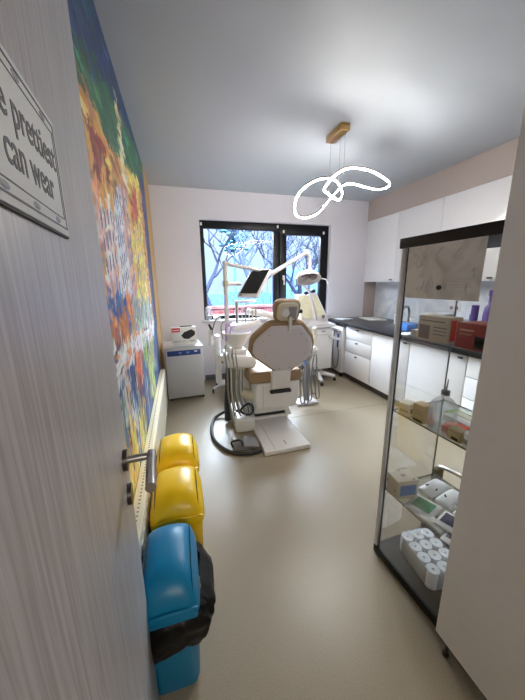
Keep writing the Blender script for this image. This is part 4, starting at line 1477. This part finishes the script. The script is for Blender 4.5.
part(gr_, 'band', MB().lathe((.966, .676, zs + .015), [(.0272, 0), (.0276, .001), (.0276, .018), (.0272, .019)], 22), 'greycard')
zs = .3985
cb = carton('carton_box', 'cube shaped cream carton with black marks, far end of lower shelf', .925, 1.035, .935, 1.02, zs, .092, 'creamcard', (('f', .05, .14, .5, .62, 'inkdark'), ('t', .40, .6, .4, .6, 'greycard'), ('t', .05, .12, .45, .55, 'inkdark'), ('t', .85, .92, .75, .85, 'inkdark'), ('n', .15, .9, .15, .75, 'bluepack'), ('f', .75, .83, .3, .42, 'inkdark')), -.12, 'cartons in the showcase')


def pouch(label, x, y, z, lx, ly, h, rz, mat, seed, top=None, name='sterile_pouch'):
    mb = MB().box(-lx / 2, lx / 2, -ly / 2, ly / 2, 0, h, h * .3, 2).subdiv(3)
    for v in mb.b.verts:
        e = max(0, 1 - (2 * abs(v.co.x) / lx) ** 4) * max(0, 1 - (2 * abs(v.co.y) / ly) ** 4)
        v.co.z = v.co.z * (.45 + .55 * e) + (noise.noise(Vector((v.co.x * 50 + seed, v.co.y * 50, seed))) * .003 if v.co.z > h * .4 else 0)
    mt = Matrix.Translation((x, y, z)) @ Matrix.Rotation(rz, 4, 'Z')
    t = thing(name, label, 'pouch', (x, y, z), rz, 'pouches on the lower shelf')
    part(t, 'wrap', mb.xf(mt), mat)
    if top:
        part(t, 'window', MB().box(-lx * .30, lx * .30, -ly * .34, ly * .34, h * .97, h * 1.06, .0008).xf(mt), top)
    return t


pouch('white pouch with green printed top beside the cream cube carton', 1.00, .862, zs, .125, .115, .018, .35, 'film', 1, 'greenprint')
pouch('long white pouch along the front edge of the lower shelf', .972, .800, zs, .055, .13, .012, .15, 'film', 2)
pouch('white pouch with navy window, upper one near the closet', 1.025, .755, zs + .013, .11, .075, .014, .35, 'film', 3, 'navyglass')
pouch('white pouch with navy window, lowest one near the closet', .992, .695, zs, .10, .075, .012, .35, 'film', 4, 'navyglass')
pouch('crumpled bluish white pouch at the back, just behind the green printed one', 1.145, .945, zs, .15, .074, .030, .22, 'film', 5)
pouch('crumpled white pouch at the back of the lower shelf, middle of the heap', 1.155, .858, zs, .145, .076, .036, .22, 'film', 6)
pouch('crumpled white pouch at the back of the lower shelf, close to the closet', 1.16, .772, zs, .14, .076, .034, .22, 'film', 7)
for i, (x, y) in enumerate(((1.10, .945), (1.115, .905), (1.12, .862), (1.12, .80))):
    single('burr_case', ('dark tiny clip lying on the pouch heap, farthest', 'dark tiny clip on the pouch heap, second', 'dark tiny clip on the heap by the back pane', 'dark tiny clip on the heap nearest the closet')[i], 'clip', MB().box(x - .008, x + .008, y - .003, y + .003, zs + .034, zs + .039, .001).xf(RZ(.5 * i, (x, y, 0))), 'inkdark', 'clips on the pouches')
# pack of rolls on the showcase base
rpk = thing('roll_pack', 'shrink wrapped pack of white paper rolls on the black showcase base', 'pack of rolls', (1.09, .875, .046))
RM = Matrix.Translation((1.085, .868, .046)) @ Matrix.Rotation(-.10, 4, 'Z')
for a in range(3):
    for b in range(4):
        x, y = -.058 + a * .058, -.087 + b * .058
        mb = MB().lathe((x, y, 0), [(0, 0), (.028, 0), (.0295, .003), (.0295, .084), (.0275, .089), (.006, .087), (.005, .080), (0, .080)], 20)
        part(rpk, 'roll', mb.xf(RM), 'rolls')
wr = []
for z, g in ((.001, .089), (.045, .0895), (.088, .089)):
    ring_ = []
    for k in range(48):
        a = 2 * PI * k / 48
        c, s_ = math.cos(a), math.sin(a)
        ring_.append((math.copysign(abs(c) ** .35, c) * g, math.copysign(abs(s_) ** .35, s_) * (g + .029), z))
    wr.append(ring_)
M['wrap'] = glassmat('shrink_film', (.94, .96, .98), 1.4, 1.0, .12, haze=.30, hazec=(.86, .90, .94))
part(rpk, 'wrapper', MB().loft(wr, cap=False).xf(RM), 'wrap')

# chrome step stool behind the showcase
ck = thing('floor_stand', 'low chrome tube stand with black joint, seen through the glass showcase', 'stand', (1.50, 1.10, 0))
part(ck, 'joint', MB().box(1.375, 1.425, 1.125, 1.165, .24, .33, .008), 'black')
part(ck, 'tube', MB().tube([(1.40, 1.145, .01), (1.40, 1.145, .30), (1.40, 1.11, .352), (1.40, .98, .376), (1.42, .90, .372), (1.50, .87, .362), (1.60, .87, .30), (1.62, .87, .01)], .012, n=12, smooth=5), 'steel')
part(ck, 'foot', MB().cyl((1.40, 1.145, 0), (1.40, 1.145, .012), .03, n=16), 'black')
part(ck, 'foot', MB().cyl((1.62, .87, 0), (1.62, .87, .012), .03, n=16), 'black')

# ------------------------------------------------------------------ tall closet, right foreground
tcl = thing('tall_closet', 'tall beige closet filling the right foreground, beside the glass showcase', 'closet', (1.12, .28, 0))
part(tcl, 'carcass', MB().box(.870, 1.42, -.06, .607, .105, 2.25), 'closet')
part(tcl, 'front_panel', MB().box(.849, .868, -.06, .610, .105, 2.25, .0015), 'closet')
part(tcl, 'bottom_edge', MB().box(.8495, .868, -.06, .610, .100, .1045), 'toe')
part(tcl, 'plinth', MB().box(.95, .968, -.06, .60, .0, .100), 'toe')
for y in (.585, .36, .12):
    lgm = MB().cyl((.888, y, .0), (.888, y, .012), .012, n=14).cyl((.888, y, .012), (.888, y, .100), .007, n=10)
    part(tcl, 'leg', lgm, 'darksteel')

# ------------------------------------------------------------------ jar on the window sill
jr = MB().lathe((.395, 4.165, .8925), [(0, 0), (.04, 0), (.044, .01), (.044, .15), (.036, .17), (.036, .185), (.034, .185), (.034, .168), (.041, .148), (.041, .012), (0, .004)], 24)
single('glass_jar', 'clear jar standing on the window sill at its left end', 'jar', jr, 'jar')
single('tissue_pack', 'small white packet on the sill beside the clear jar', 'packet', MB().box(.46, .56, 4.12, 4.19, .8925, .935, .008, 3), 'film')

# ------------------------------------------------------------------ pendant lamp
pe = thing('pendant_lamp', 'glowing looped ribbon pendant lamp hanging from a gold ceiling canopy', 'pendant lamp', (1.35, 2.38, 2.6))
PEN = [(1.188, 2.3, 2.126), (1.209, 2.26, 2.174), (1.243, 2.2, 2.214), (1.303, 2.16, 2.24), (1.385, 2.14, 2.244), (1.499, 2.15, 2.24), (1.63, 2.2, 2.232), (1.777, 2.3, 2.237), (1.883, 2.4, 2.251), (1.912, 2.48, 2.244), (1.835, 2.52, 2.237), (1.705, 2.52, 2.249), (1.554, 2.48, 2.25), (1.457, 2.45, 2.226), (1.4, 2.45, 2.183), (1.324, 2.48, 2.098), (1.251, 2.52, 2.006), (1.136, 2.52, 1.959), (1.033, 2.48, 1.962), (0.976, 2.4, 2.004), (0.964, 2.32, 2.066), (0.996, 2.26, 2.116), (1.061, 2.24, 2.157), (1.147, 2.26, 2.191), (1.256, 2.3, 2.211), (1.356, 2.36, 2.193), (1.4, 2.38, 2.14), (1.374, 2.38, 2.084), (1.3, 2.35, 2.087), (1.236, 2.32, 2.105)]
part(pe, 'canopy', MB().box(1.295, 1.375, 2.265, 2.505, 2.55, 2.60, .004), 'gold')
part(pe, 'light_ribbon', MB().tube(PEN, .0056, n=10, closed=True, smooth=6), 'led')
ctr = Vector((1.40, 2.36, 2.15))
bkp = []
sp = spline([Vector(p) for p in PEN], 6, True)
for i, p in enumerate(sp):
    bkp.append(p + Vector((0, 0, .0085)))
part(pe, 'backing_strip', MB().tube(bkp, .01, closed=True, flat=(.013, .007)), 'bronze')
for x, y, z in ((1.316, 2.46, 2.095), (1.345, 2.28, 2.245), (1.36, 2.38, 2.225)):
    part(pe, 'wire', MB().cyl((x, y, z), (x, y, 2.55), .0014, n=5), 'grey')
